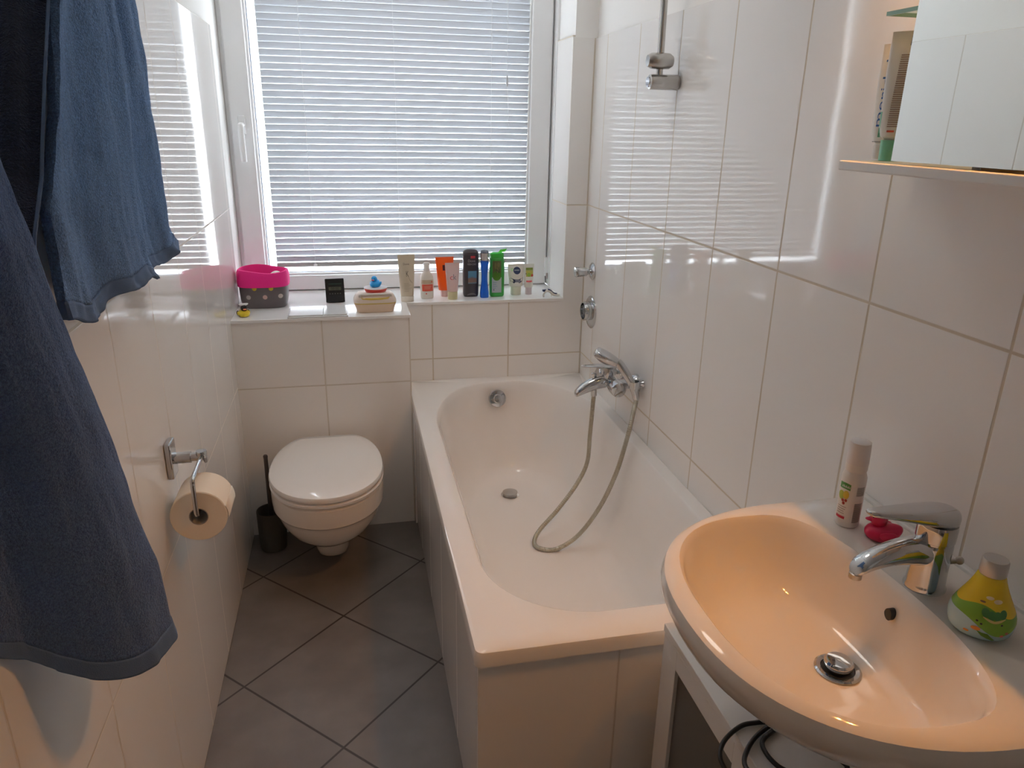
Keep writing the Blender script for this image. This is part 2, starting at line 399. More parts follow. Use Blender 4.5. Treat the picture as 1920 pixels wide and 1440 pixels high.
# window with frame, sash, glass and handle
def window():
    y0, y1 = YWIN-.02, YWIN+.05
    zt = ZHEAD
    fr = G()
    fr.box(-.01, .022, y0, y1, ZL, zt).box(1.272, XREV, y0, y1, ZL, zt).box(.022, 1.272, y0, y1, ZL, ZL+.03).box(.022, 1.272, y0, y1, zt-.03, zt)
    fr.box(XREV, XREV+.03, y0-.06, y0+.04, ZL, zt)
    root = part('window_1', fr, UPVC, smooth=False, bev=.004); struct(root)
    s = G()
    s.box(.006, .088, y0-.018, y0+.03, ZL+.004, zt-.006).box(1.197, 1.284, y0-.018, y0+.03, ZL+.004, zt-.006)
    s.box(.088, 1.197, y0-.018, y0+.03, ZL+.004, ZL+.066).box(.088, 1.197, y0-.018, y0+.03, zt-.09, zt-.006)
    part('window_sash', s, UPVC, root, smooth=False, bev=.006)
    bead = G().box(.088, .098, y0-.006, y0+.02, ZL+.066, zt-.09).box(1.188, 1.197, y0-.006, y0+.02, ZL+.066, zt-.09).box(.098, 1.188, y0-.006, y0+.02, ZL+.066, ZL+.075)
    part('glazing_bead', bead, UPVC, root, smooth=False, bev=.003)
    gsk = G().box(.098, .1015, y0+.002, y0+.016, ZL+.075, zt-.09).box(.098, 1.188, y0+.002, y0+.016, ZL+.075, ZL+.078)
    part('gasket', gsk, mat('grey_gasket', (.12, .15, .20), .6), root, smooth=False)
    glass = mix_shader_mat('frosted_glass', ('ShaderNodeBsdfTransparent', (.97, .98, .98), None), ('ShaderNodeBsdfTranslucent', (.95, .96, .96), None), .55)
    part('window_glass', G().box(.09, 1.195, y0+.018, y0+.024, ZL+.067, zt-.09), glass, root, smooth=False)
    hy = y0-.018
    h = G().box(.034, .062, hy-.010, hy, 1.50, 1.57)
    ho = part('window_handle', h, UPVC, root, smooth=False, bev=.006)
    path = [(.048, hy-.008, 1.535), (.048, hy-.045, 1.535), (.048, hy-.050, 1.52), (.048, hy-.048, 1.46), (.049, hy-.046, 1.40)]
    part('handle_grip', G().tube(catmull(path, 6), .0085, 12, rx=1.3), UPVC, ho)
    cov = G().box(1.276, 1.296, hy-.012, hy+.004, .915, 1.0)
    part('hinge_cover', cov, UPVC, root, smooth=False, bev=.003)
    part('hinge_pin', G().lathe([(.006, .905), (.006, .93)], (1.288, hy-.012, 0), 'z', 12), STEEL, root)
window()

# venetian blind hung in front of the glass
def blind():
    yb = YWIN-.022
    root = thing('venetian_blind', (.66, yb, .99), 'pale grey venetian blind with closed slats covering the window', 'blind')
    slat = mix_shader_mat('slat_aluminium', ('ShaderNodeBsdfDiffuse', (.60, .615, .64), None), ('ShaderNodeBsdfTranslucent', (.70, .76, .84), None), .08)
    x0, x1, tilt, wd = .131, 1.190, math.radians(72), .025
    g = G(); n = 6; rows = []
    for i in range(n+1):
        s_ = (i/n-.5)*wd; bow = .0022*(1-(2*i/n-1)**2)
        y = s_*math.cos(tilt)+bow*math.sin(tilt); z = -s_*math.sin(tilt)+bow*math.cos(tilt)
        rows.append([(x0-.66, y, z), (x1-.66, y, z)])
    g.loft(rows, False, False, closed=False)
    first = part('slat', g, slat, root, solid=.0004)
    z = 1.009-.99; k = 0
    while z+.99 < 2.235:
        o = first if k == 0 else first.copy()
        o.location = (0, 0, z); o.rotation_euler = (random.uniform(-.006, .006), random.uniform(-.0004, .0004), 0)
        if k: COL.objects.link(o)
        z += .0247; k += 1
    part('bottom_rail', G().box(x0, x1, yb-.010, yb+.010, .976, .994), mat('blind_rail', (.42, .41, .40), .45), root, True, smooth=False, bev=.003)
    for xx in (.287, .641, 1.031):
        c = G().tube([(xx, yb-.0135, .99), (xx, yb-.0135, 2.25)], .0008, 6).tube([(xx, yb+.0135, .99), (xx, yb+.0135, 2.25)], .0008, 6)
        part('ladder_cord', c, mat('white_cord', (.85, .86, .88), .7), root, True)
        part('cord_button', G().lathe([(.007, 0), (.008, .003), (.008, .008), (.004, .011)], (xx, yb-.012, .979), 'z', 14), UPVC, root, True)
    part('head_rail', G().box(x0, x1, yb-.013, yb+.013, 2.243, 2.272), mat('blind_rail', (.42, .41, .40), .45), root, True, smooth=False, bev=.002)
    part('pull_cord', G().tube([(1.093, yb-.022, 2.24), (1.095, yb-.022, 1.74), (1.104, yb-.021, 1.55)], .0008, 6), MATS['white_cord'], root, True)
    part('cord_tassel', G().lathe([(.002, 1.742), (.004, 1.735), (.005, 1.705), (.003, 1.70)], (1.095, yb-.022, 0), 'z', 12), mat('tassel_plastic', (.55, .56, .58), .4), root, True)
blind()

# ------------------------------------------------------------------ bathtub
def bathtub():
    root = thing('bathtub', (1.0, 1.8, 0), 'white built-in bathtub with tiled side under the right wall', 'bathtub')
    zt, k = ZT, 16
    X1 = XR-.0006; Y1 = YBK-.0006
    rings = [rrect(XT+.012, X1, YN+.012, Y1, .014, .004, zt-.037, k, .003), rrect(XT, X1, YN, Y1, .016, .004, zt-.037, k, .003),
             rrect(XT, X1, YN, Y1, .018, .004, zt-.012, k, .003), rrect(XT+.003, X1, YN+.003, Y1, .018, .004, zt-.0035, k, .003),
             rrect(XT+.011, X1-.003, YN+.011, Y1-.003, .018, .006, zt, k, .005)]
    inner = [(.700, 1.336, 1.040, 2.607, .25, .235, zt+.0005), (.7035, 1.3325, 1.044, 2.6035, .248, .232, zt-.0012), (.7065, 1.3295, 1.048, 2.6005, .245, .23, zt-.006),
             (.717, 1.317, 1.068, 2.592, .235, .22, zt-.03), (.728, 1.305, 1.11, 2.583, .23, .21, zt-.10), (.745, 1.288, 1.19, 2.565, .22, .20, zt-.20),
             (.765, 1.268, 1.29, 2.54, .21, .19, zt-.29), (.785, 1.248, 1.37, 2.515, .20, .175, .20), (.81, 1.222, 1.43, 2.485, .18, .16, .166),
             (.85, 1.182, 1.50, 2.44, .15, .13, .152), (.92, 1.11, 1.66, 2.36, .09, .09, .1495), (.99, 1.04, 1.85, 2.2, .02, .02, .1495)]
    for x0, x1, y0, y1, rn, rf, z in inner: rings.append(rrect(x0, x1, y0, y1, rn, (min(rf*1.15, (x1-x0)/2-.012), min(rf*1.9, (y1-y0)*.45)), z, k))
    part('tub_shell', G().loft(rings, cap0=False), ENAM, root, True)
    ap = G().box(.645, .66, .963, YB-.0005, 0, zt-.037).box(.66, XR-.0005, .963, .978, 0, zt-.037).box(.6374, .645, YB-.02, YB-.0005, 0, zt-.037)
    part('tub_apron', ap, MT_APRON, root, True, smooth=False)
    # overflow rosette on the far inner wall, tilted with it
    c = Vector((.997, 2.574, .478)); nrm = Vector((0, -1, .30)).normalized()
    def axis_lathe(prof, n=32):
        u = Vector((1, 0, 0)); w_ = nrm.cross(u); rr = []
        for r, h in prof: rr.append([tuple(c+nrm*h+(u*math.cos(2*PI*i/n)+w_*math.sin(2*PI*i/n))*r) for i in range(n)])
        return G().loft(rr)
    ov = part('overflow_plate', axis_lathe([(.036, -.004), (.037, .006), (.034, .012), (.020, .014)]), CHROME, root, True)
    part('overflow_knob', axis_lathe([(.019, .012), (.019, .026), (.016, .030), (.004, .031)]), CHROME, ov, True)
    dr = part('drain_ring', G().lathe([(.0, .1500), (.034, .1500), (.036, .1525), (.026, .1535), (.0255, .1505), (.0, .1505)], (1.008, 2.34, 0), 'z', 32, cap0=False, cap1=False), CHROME, root, True)
    part('drain_plug', G().lathe([(.026, .151), (.030, .160), (.030, .164), (.022, .1675), (.002, .168)], (1.008, 2.34, 0), 'z', 32), STEEL, dr, True)
bathtub()

# ------------------------------------------------------------------ washbasin
def basin_outline(xf, xw, xc, yc, hw, n, z, N=44, rb=.012):
    """D outline: straight back at xw, superelliptic front reaching xf; returns closed ring"""
    pts = []
    for i in range(N+1):
        a = -PI/2+PI*i/N; c, s_ = math.cos(a), math.sin(a)
        pts.append((xc-(xc-xf)*abs(c)**(2/n), yc+hw*math.copysign(abs(s_)**(2/n), s_), z))
    for i in range(1, 8): pts.append((lerp(xc, xw, i/8), yc+hw, z))
    for i in range(13): pts.append((xw, lerp(yc+hw, yc-hw, i/12), z))
    for i in range(1, 8): pts.append((lerp(xw, xc, i/8), yc-hw, z))
    return pts
def basin_inner(xf, xb, yc, hw, z, n=2.4, N=44):
    """same point count as basin_outline, an oval bowl with a flat deck side"""
    xc = lerp(xf, xb, .60); M = N+1; pts = []
    for i in range(M):
        a = -PI/2+PI*i/N; c, s_ = math.cos(a), math.sin(a)
        pts.append((xc-(xc-xf)*abs(c)**(2/n), yc+hw*math.copysign(abs(s_)**(2/n), s_), z))
    for i in range(1, 28):
        a = PI/2-PI*i/28; c, s_ = math.cos(a), math.sin(a)
        pts.append((xc+(xb-xc)*abs(c)**(2/3.2), yc+hw*math.copysign(abs(s_)**(2/2.2), s_), z))
    return pts
def washbasin():
    yc, hw = .553, .297
    root = thing('washbasin', (1.2, yc, .68), 'white ceramic washbasin with chrome tap, on the right wall', 'washbasin')
    X1 = XR-.0006; z = .895
    r = [basin_outline(1.16, X1, 1.28, yc, .09, 2.2, .685), basin_outline(1.08, X1, 1.26, yc, .15, 2.2, .70), basin_outline(.99, X1, 1.23, yc, .215, 2.3, .75),
         basin_outline(.92, X1, 1.21, yc, .262, 2.3, .805), basin_outline(.886, X1, 1.20, yc, .286, 2.3, .840), basin_outline(.876, X1, 1.20, yc, hw-.002, 2.35, .862),
         basin_outline(.874, X1, 1.20, yc, hw, 2.35, .876), basin_outline(.879, X1, 1.20, yc, hw-.003, 2.35, .889), basin_outline(.889, X1-.002, 1.20, yc, hw-.011, 2.35, z)]
    r += [basin_inner(.908, 1.240, yc, .252, z+.0005), basin_inner(.912, 1.236, yc, .249, z-.003), basin_inner(.917, 1.231, yc, .245, z-.012), basin_inner(.925, 1.225, yc, .236, z-.04),
          basin_inner(.942, 1.217, yc, .215, z-.08), basin_inner(.968, 1.208, yc, .185, z-.108), basin_inner(1.01, 1.196, yc, .14, z-.122), basin_inner(1.07, 1.18, yc-.003, .08, z-.128), basin_inner(1.115, 1.165, yc-.006, .03, z-.1295)]
    part('basin_bowl', G().loft(r), CER, root, True)
    dc = (1.14, .545, z-.1285)
    dr = part('drain_ring', G().lathe([(.034, -.003), (.035, .002), (.032, .0042), (.0255, .003), (.024, -.001)], dc, 'z', 36), CHROME, root, True)
    part('drain_throat', G().lathe([(.0245, .0005), (.0245, .0025), (.010, .0028), (.002, .0028)], dc, 'z', 30), BLACK, dr, True)
    part('drain_plug', G().lathe([(.019, .004), (.022, .010), (.022, .015), (.019, .0185), (.012, .0192), (.002, .019)], dc, 'z', 36), CHROME, dr, True)
    ring = [(1.2195+.001*abs(math.sin(t)), .552+.0075*math.cos(t), .853+.010*math.sin(t)) for t in [2*PI*i/20 for i in range(20)]]
    part('overflow_hole', G().loft([[(x+.012, y, z_) for x, y, z_ in ring], [(x-.0035, y, z_) for x, y, z_ in ring]]), BLACK, root, True)
    seal = G().box(XR-.012, XR-.0006, .262, .845, z-.002, z+.007)
    part('silicone_joint', seal, mat('white_silicone', (.75, .74, .71), .3), root, True, smooth=False, bev=.003)
washbasin()

# ------------------------------------------------------------------ basin tap
def basin_tap():
    bx, by, z = 1.275, .556, .8955
    root = thing('basin_tap', (bx, by, z), 'chrome single-lever mixer tap on the washbasin deck', 'tap')
    body = G().lathe([(.029, 0), (.029, .003), (.0265, .008), (.0255, .05), (.026, .075), (.025, .080)], (0, 0, 0), 'z', 36, sx=1.08)
    b = part('tap_body', body, CHROME, root)
    # spout: oval loft from the body down to the outlet
    secs = [((.010, .058), .022, .025), ((-.020, .066), .022, .0235), ((-.055, .069), .0205, .021), ((-.090, .064), .019, .0175), ((-.118, .054), .0175, .0155), ((-.131, .047), .0165, .0145)]
    rings = []
    for i, ((x, zz), hy, hz) in enumerate(secs):
        t = -.05-.15*i
        rings.append([(x+math.sin(a)*hz*math.sin(-t)*.7, math.cos(a)*hy, zz+math.sin(a)*hz) for a in [2*PI*j/24 for j in range(24)]])
    part('spout', G().loft(rings), CHROME, root, sub=1)
    part('aerator', G().lathe([(.0095, 0), (.0095, .008)], (-.127, 0, .030), 'z', 20), STEEL, root)
    part('lever_neck', G().lathe([(.0255, .0805), (.0255, .083), (.0275, .0845), (.028, .105), (.027, .112)], (0, 0, 0), 'z', 36), CHROME, root)
    pts = [(-.127, .009, .1395, .0035), (-.115, .012, .1385, .005), (-.075, .018, .134, .008), (-.035, .025, .128, .012), (0, .0285, .1225, .016), (.018, .023, .120, .016), (.027, .012, .119, .013)]
    rings = [[(x, math.copysign(abs(math.cos(a))**.7, math.cos(a))*hy, zz+math.copysign(abs(math.sin(a))**.7, math.sin(a))*hz) for a in [2*PI*j/24 for j in range(24)]] for x, hy, zz, hz in pts]
    part('lever', G().loft(rings), CHROME, root, sub=1)
    part('popup_knob', G().tube([(.022, -.010, .046), (.034, -.016, .050)], .004).sphere((.036, -.017, .051), .0065), STEEL, root)
basin_tap()

# ------------------------------------------------------------------ toilet
def egg(yf, yb, hw, hwb, cx, z, N=28, e=2.08):
    ym = lerp(yf, yb, .48); pts = []
    for i in range(N+1):
        a = PI*i/N; c, s_ = math.cos(a), math.sin(a)
        pts.append((cx-hw*math.copysign(abs(c)**(2/e), c), ym-(ym-yf)*abs(s_)**(2/e), z))
    for i in range(1, N//2+1):
        b = PI/2*i/(N//2); pts.append((cx+hwb+(hw-hwb)*math.cos(b), ym+(yb-ym)*math.sin(b), z))
    for i in range(N//2, 0, -1):
        b = PI/2*i/(N//2); pts.append((cx-hwb-(hw-hwb)*math.cos(b), ym+(yb-ym)*math.sin(b), z))
    return pts
def toilet():
    cx = .312
    root = thing('toilet', (cx, 2.3, .05), 'white wall-hung toilet with closed lid below the cistern ledge', 'toilet')
    yb = YB-.0008
    B = [(2.055, yb, .100, .08, .172), (2.005, yb, .133, .10, .192), (1.972, yb, .158, .12, .220), (1.953, yb, .174, .135, .252), (1.943, yb, .182, .14, .280), (1.940, yb, .185, .145, .293), (1.936, yb, .187, .148, .2965),
         (1.930, yb, .192, .15, .302), (1.926, yb, .193, .15, .345), (1.928, yb, .191, .15, .366), (1.936, yb, .185, .148, .373)]
    B = [(2.13, yb, .06, .05, .164)]+B
    part('toilet_bowl', G().loft([egg(a, b, hw, hb, cx, z) for a, b, hw, hb, z in B]), CER, root, True)
    tr = []
    for z, ry, rx, yc in ((.045, .030, .035, 2.225), (.047, .045, .046, 2.225), (.055, .055, .055, 2.225), (.075, .062, .060, 2.225), (.13, .068, .064, 2.225), (.19, .07, .066, 2.23)):
        tr.append(superring(cx+.0, yc, rx, ry, 2.2, z, 36))
    part('trap_outlet', G().loft(tr), CER, root, True)
    S = [(1.932, 2.40, .186, .09, .3765), (1.925, 2.405, .192, .092, .379), (1.924, 2.405, .193, .092, .388), (1.930, 2.402, .188, .09, .3925)]
    part('toilet_seat', G().loft([egg(a, b, hw, hb, cx, z) for a, b, hw, hb, z in S]), SEATP, root, True)
    L = [(1.930, 2.428, .187, .082, .3965), (1.922, 2.432, .193, .085, .399), (1.920, 2.434, .195, .085, .408), (1.924, 2.433, .192, .083, .4165), (1.938, 2.428, .182, .078, .4215),
         (1.985, 2.40, .145, .09, .4245), (2.06, 2.34, .085, .05, .4258), (2.12, 2.25, .03, .02, .4262)]
    part('toilet_lid', G().loft([egg(a, b, hw, hb, cx, z) for a, b, hw, hb, z in L]), SEATP, root, True)
    for s_ in (-.078, .078): part('lid_hinge', G().lathe([(.011, .366), (.012, .37), (.012, .397)], (cx+s_, 2.428, 0), 'z', 20), SEATP, root, True)
toilet()

def toilet_brush():
    x, y = .086, 2.362
    root = thing('toilet_brush', (x, y, 0), 'dark toilet brush in a grey cup beside the toilet', 'toilet brush')
    stone = mat('dark_grey_stone', (.075, .070, .062), .6, bump=(220, .4, .001))
    part('brush_cup', G().lathe([(.044, .0005), (.048, .004), (.052, .07), (.053, .160), (.0515, .163), (.049, .160), (.047, .06), (.03, .02), (.002, .018)], (0, 0, 0), 'z', 40, cap1=True), stone, root)
    part('brush_handle', G().lathe([(.0105, .10), (.0085, .16), (.0075, .375), (.0085, .385), (.006, .389)], (0, .0, 0), 'z', 18), mat('dark_steel', (.16, .14, .14), .35, metal=1), root)
    part('bristle_head', G().sphere((0, 0, .075), .034, .034, .045), BLACK, root)
toilet_brush()

# ------------------------------------------------------------------ paper holder and roll
def paper():
    root = thing('toilet_paper_holder', (0, 1.415, .82), 'square chrome toilet paper holder screwed to the left tiled wall', 'paper holder')
    y, z, xa = 1.405, .823, .073
    part('wall_plate', G().box(.0005, .014, y-.025, y+.025, z-.043, z+.043), CHROME, root, True, smooth=False, bev=.003)
    part('holder_arm', G().lathe([(.0135, .012), (.0135, .05), (.0105, .051), (.0105, .066)], (0, y, z), 'x', 24), CHROME, root, True)
    part('arm_head', G().lathe([(.0115, -.014), (.0125, -.012), (.0125, .012), (.0115, .014)], (xa, y, z), 'z', 24), CHROME, root, True)
    rz, ry0, ry1 = .724, 1.300, 1.402
    path = [(xa, y-.01, z), (xa, ry0-.05, z-.006), (xa, ry0-.062, z-.018), (xa, ry0-.064, rz+.02), (xa, ry0-.058, rz+.006), (xa, ry0-.045, rz+.0), (xa, ry1+.01, rz)]
    path = [(xa, y-.01, z), (xa, ry0-.004, z-.002), (xa, ry0-.014, z-.010), (xa, ry0-.016, z-.02), (xa, ry0-.016, rz+.024), (xa, ry0-.012, rz+.014), (xa, ry0, rz+.011), (xa, ry1, rz+.011)]
    part('roll_wire', G().tube(catmull(path, 6), .0052, 12), CHROME, root, True)
    roll = thing('toilet_paper_roll', (xa, 1.35, rz), 'white toilet paper roll hanging on the chrome holder', 'toilet paper')
    R, ri = .0605, .0200
    g = G(); N = 56; rings = []
    for r, yy in ((ri, ry0), (R-.002, ry0), (R, ry0+.002), (R, ry1-.002), (R-.002, ry1), (ri, ry1)):
        rings.append([(xa+r*math.cos(2*PI*i/N)*(1+.012*math.sin(4*PI*i/N)), yy, rz+r*math.sin(2*PI*i/N)) for i in range(N)])
    g.loft(rings, False, False)
    part('paper_windings', g, mat('tissue_paper', (.90, .82, .70), .9, bump=(500, .4, .001)), roll, True)
    part('cardboard_tube', G().loft([[(xa+r*math.cos(2*PI*i/24), yy, rz+r*math.sin(2*PI*i/24)) for i in range(24)] for r, yy in ((ri+.0004, ry0-.001), (ri+.0004, ry1+.001), (ri-.0012, ry1+.001), (ri-.0012, ry0-.001))], loop=True), mat('grey_card', (.40, .37, .34), .9), roll, True)
    sh = G(); rows = []
    for i in range(9):
        a = lerp(.35, -.12, i/8); rr = R+.0012+.0022*(i/8)
        rows.append([(xa+rr*math.cos(a), ry0+.001, rz+rr*math.sin(a)), (xa+rr*math.cos(a), ry1-.001, rz+rr*math.sin(a))])
    sh.loft(rows, False, False, closed=False)
    part('loose_sheet', sh, MATS['tissue_paper'], roll, True, solid=.0005)
paper()

# ------------------------------------------------------------------ towels
def sheet(fn, nu, nv):
    v = [fn(i/nu, j/nv) for j in range(nv+1) for i in range(nu+1)]
    f = [(j*(nu+1)+i, j*(nu+1)+i+1, (j+1)*(nu+1)+i+1, (j+1)*(nu+1)+i) for j in range(nv) for i in range(nu)]
    return G().add(v, f)
def towel_back():
    root = thing('hand_towel', (.06, 1.15, 1.28), 'mid blue terry hand towel on the left wall, nearest the window of the towels', 'towel')
    def fn(u, v, hem=False):
        # v: 0 hem .. 1 top;  u: 0 wall side .. 1 far edge
        z = lerp(1.277, 2.05, v)
        top = min(1, v)
        ye = interp([(0, .752), (.2, .752), (.275, .798), (.418, .862), (.547, .927), (1, 1.022)], v)[0]
        yr = interp([(0, 1.50), (.02, 1.455), (.06, 1.425), (.15, 1.405), (.6, 1.385), (1, 1.33)], v)[0]
        if u < .04:
            t = u/.04; x = lerp(.062, .078, t**.8); y = lerp(ye+.012, ye, t)
        else:
            t = (u-.04)/.96; y = lerp(ye, yr, t)
            amp = lerp(.016, .009, v)
            ph = y*1.0+.10*(z-1.28)*(1-t)
            x = .066+amp*.75*math.sin(2*PI*(t*2.1+.45*v)+.6)*min(1, t*4+.3)+.014*noise.noise(Vector((t*4.2+1.6*v, v*1.3, 5.5)))+.011*noise.noise(Vector((t*12+3.6*v, v*1.8, 9.5)))+.004*noise.noise(Vector((t*27+7*v, v*3.5, 2.5)))
            x += .012*max(0, 1-t*5)
            if t > .93: x -= (t-.93)*.22
        n_ = noise.noise(Vector((y*22, z*9, 1.7)))*.004+noise.noise(Vector((y*60, z*25, 4.1)))*.0016
        z2 = z + (.006*math.sin(2*PI*(u*2.2)+.9) + .005*math.sin(2*PI*u*5.5) + .028*max(0, .3-u)/.3)*(1-v)**3 + (.018 if u > .97 else 0)*(1-v)**6
        return (max(.004, x+n_), y, z2)
    part('towel_cloth', sheet(lambda u, v: fn(u, lerp(.036, 1, v)), 190, 150), TOWEL, root, True, solid=.004)
    part('towel_hem', sheet(lambda u, v: fn(u, lerp(0, .036, v)), 190, 6), HEM, root, True, solid=.0055)
towel_back()
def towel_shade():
    root = thing('hand_towel', (.04, .8, 1.40), 'towel panel with its shade put into a dark navy colour, between the blue hand towel and the larger towel', 'towel')
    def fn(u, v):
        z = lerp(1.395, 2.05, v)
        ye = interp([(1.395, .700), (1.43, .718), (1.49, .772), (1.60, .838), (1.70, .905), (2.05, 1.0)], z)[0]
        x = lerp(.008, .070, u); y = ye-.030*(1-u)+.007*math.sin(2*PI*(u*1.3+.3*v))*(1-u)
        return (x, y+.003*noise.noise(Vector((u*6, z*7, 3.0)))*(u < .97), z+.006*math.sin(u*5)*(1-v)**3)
    part('towel_cloth', sheet(lambda u, v: fn(u, lerp(.03, 1, v)), 50, 110), towel_mat('shaded_terry', (.014, .024, .05)), root, True, solid=.004)  # shade on the camera-facing cloth is put into this near-black colour
    part('lit_towel_edge', sheet(lambda u, v: fn(lerp(.955, 1.01, u), lerp(.03, 1, v)), 4, 110), HEM, root, True, solid=.005)  # lighter strip painted in for the edge lit by the window
    part('towel_hem', sheet(lambda u, v: fn(u, lerp(0, .03, v)), 50, 5), mat('shaded_hem', (.04, .06, .11), .9), root, True, solid=.0055)  # hem colour darkened for the same shade
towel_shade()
def towel_front():
    root = thing('bath_towel', (.08, .66, .85), 'large grey-blue terry bath towel hanging nearest the camera', 'towel')
    base = [(.098, .772), (.138, .754), (.156, .722), (.147, .672), (.124, .638), (.090, .618), (.052, .606), (.020, .590), (.006, .55)]
    def fn(u, v):
        z = lerp(.842, 1.85, v)
        k = u*(len(base)-1); i = min(int(k), len(base)-2); t = k-i
        P = [Vector((*b, 0)) for b in base]
        p0, p1, p2, p3 = P[max(i-1, 0)], P[i], P[i+1], P[min(i+2, len(P)-1)]
        q = .5*((2*p1)+(p2-p0)*t+(2*p0-5*p1+4*p2-p3)*t*t+(3*p1-p0-3*p2+p3)*t**3)
        s_ = interp([(.85, 1.0), (.98, .935), (1.13, .795), (1.325, .665), (1.428, .665), (1.53, .615), (1.7, .57), (1.85, .5)], z)[0]
        yo = interp([(.85, .722), (1.0, .71), (1.13, .70), (1.325, .66), (1.428, .62), (1.53, .60), (1.7, .56), (1.85, .55)], z)[0]
        x, y = q.x*s_-.004, yo+(q.y-.722)*lerp(1, .6, v)
        fold = .003*math.sin(2*PI*(u*2.2)+1.5)*(1-.3*v)+.005*noise.noise(Vector((u*5+2*v, v*2, 3.3)))
        z2 = z+.08*max(0, u-.45)**1.6*4*(1-v)**2 + .02*max(0, .25-u)*(1-v)**3
        n_ = noise.noise(Vector((u*9, z*7, 2.2)))*.006+noise.noise(Vector((u*26, z*22, 7.7)))*.0022
        return (max(.004, x+fold*.7+n_), y+fold*.5, z2)
    part('towel_cloth', sheet(lambda u, v: fn(u, lerp(.030, 1, v)), 150, 190), TOWELB, root, True, solid=.005)
    part('towel_hem', sheet(lambda u, v: fn(u, lerp(0, .030, v)), 150, 8), HEM, root, True, solid=.0065)
towel_front()

# ------------------------------------------------------------------ bath mixer, handset, hose, rail, valves
def bath_mixer():
    ym, xb, zb = 2.085, 1.306, .712
    root = thing('bath_mixer', (XR, ym, zb), 'chrome bath mixer tap on the right wall above the bathtub', 'tap')
    for s_ in (-.075, .075):
        part('wall_rosette', G().lathe([(.034, XR-.0005), (.034, XR-.008), (.029, XR-.020), (.017, XR-.027), (.014, xb)], (0, ym+s_, zb+.006), 'x', 32), CHROME, root, True)
    part('mixer_body', G().lathe([(.012, -.100), (.0255, -.096), (.028, -.087), (.028, -.050), (.022, -.044), (.022, .044), (.028, .05), (.028, .087), (.0255, .096), (.012, .100)], (xb, ym, zb-.008), 'y', 32), CHROME, root, True)
    secs = [((1.315, .712), .023, .024), ((1.285, .708), .0235, .024), ((1.255, .702), .023, .023), ((1.222, .690), .021, .020), ((1.198, .676), .019, .017), ((1.184, .666), .017, .012), ((1.179, .660), .013, .007)]
    part('bath_spout', G().loft([[(x-math.sin(a)*hz*.35, ym+math.cos(a)*hy, z+math.sin(a)*hz) for a in [2*PI*j/24 for j in range(24)]] for (x, z), hy, hz in secs]), CHROME, root, True, sub=1)
    part('diverter_knob', G().lathe([(.005, .718), (.005, .726), (.010, .728), (.010, .737), (.007, .739)], (1.245, ym, 0), 'z', 20), CHROME, root, True)
    part('hose_connector', G().lathe([(.009, .69), (.0105, .667), (.0105, .655), (.0085, .652)], (1.249, ym, 0), 'z', 20), CHROME, root, True)
    part('cartridge_cap', G().lathe([(.022, .722), (.0225, .735), (.021, .750), (.020, .757)], (1.298, ym, 0), 'z', 28), CHROME, root, True)
    pts = [(1.198, .007, .766, .002), (1.212, .011, .766, .003), (1.245, .017, .765, .0045), (1.275, .022, .763, .007), (1.300, .0225, .761, .008), (1.318, .015, .760, .007), (1.325, .006, .760, .005)]
    part('mixer_lever', G().loft([[(x, ym+math.cos(a)*hy, z+math.sin(a)*hz) for a in [2*PI*j/20 for j in range(20)]] for x, hy, z, hz in pts]), CHROME, root, True, sub=1)
    part('handset_holder', G().lathe([(.012, XR-.0005), (.011, XR-.004), (.008, XR-.008), (.008, XR-.020)], (0, 1.956, .735), 'x', 20).lathe([(.019, -.012), (.019, .012), (.0155, .012), (.0155, -.012)], (1.345, 1.952, .735), 'z', 24), CHROME, root, True)
bath_mixer()
def handset():
    root = thing('shower_handset', (1.345, 1.955, .74), 'chrome hand shower resting above the bath mixer tap', 'shower head')
    path = [(1.352, 1.947, .690), (1.349, 1.950, .705), (1.338, 1.957, .735), (1.322, 1.967, .765), (1.303, 1.981, .795), (1.292, 1.988, .806)]
    part('handset_handle', G().tube(catmull(path, 6), [lerp(.0122, .0150, min(1, i/26)) for i in range(31)], 20), CHROME, root, True)
    part('handle_collar', G().tube([(1.3535, 1.946, .682), (1.352, 1.947, .692), (1.3495, 1.949, .703)], [.0095, .0125, .0128], 20), CHROME, root, True)
    a, b = Vector((1.300, 1.983, .798)), Vector((1.228, 2.032, .836))
    d = (b-a).normalized(); side = d.cross(Vector((0, 0, 1))).normalized(); nrm = side.cross(d).normalized()
    rings = []
    for t, hw, hz in ((-.05, .011, .011), (.1, .016, .014), (.3, .026, .016), (.6, .032, .016), (.85, .030, .016), (.97, .021, .0155), (1.0, .012, .013)):
        c = a.lerp(b, t); rings.append([tuple(c+side*math.cos(q)*hw+nrm*math.copysign(abs(math.sin(q))**.5, math.sin(q))*hz) for q in [2*PI*j/24 for j in range(24)]])
    part('spray_head', G().loft(rings), CHROME, root, True, sub=1)
    c = a.lerp(b, .58)-nrm*.016
    part('spray_face', G().loft([[tuple(c-nrm*h+side*math.cos(q)*.024*k+d*math.sin(q)*.028*k) for q in [2*PI*j/24 for j in range(24)]] for h, k in ((-.003, 1), (.001, 1), (.002, .9))]), mat('grey_rubber', (.35, .36, .37), .5), root, True)
handset()
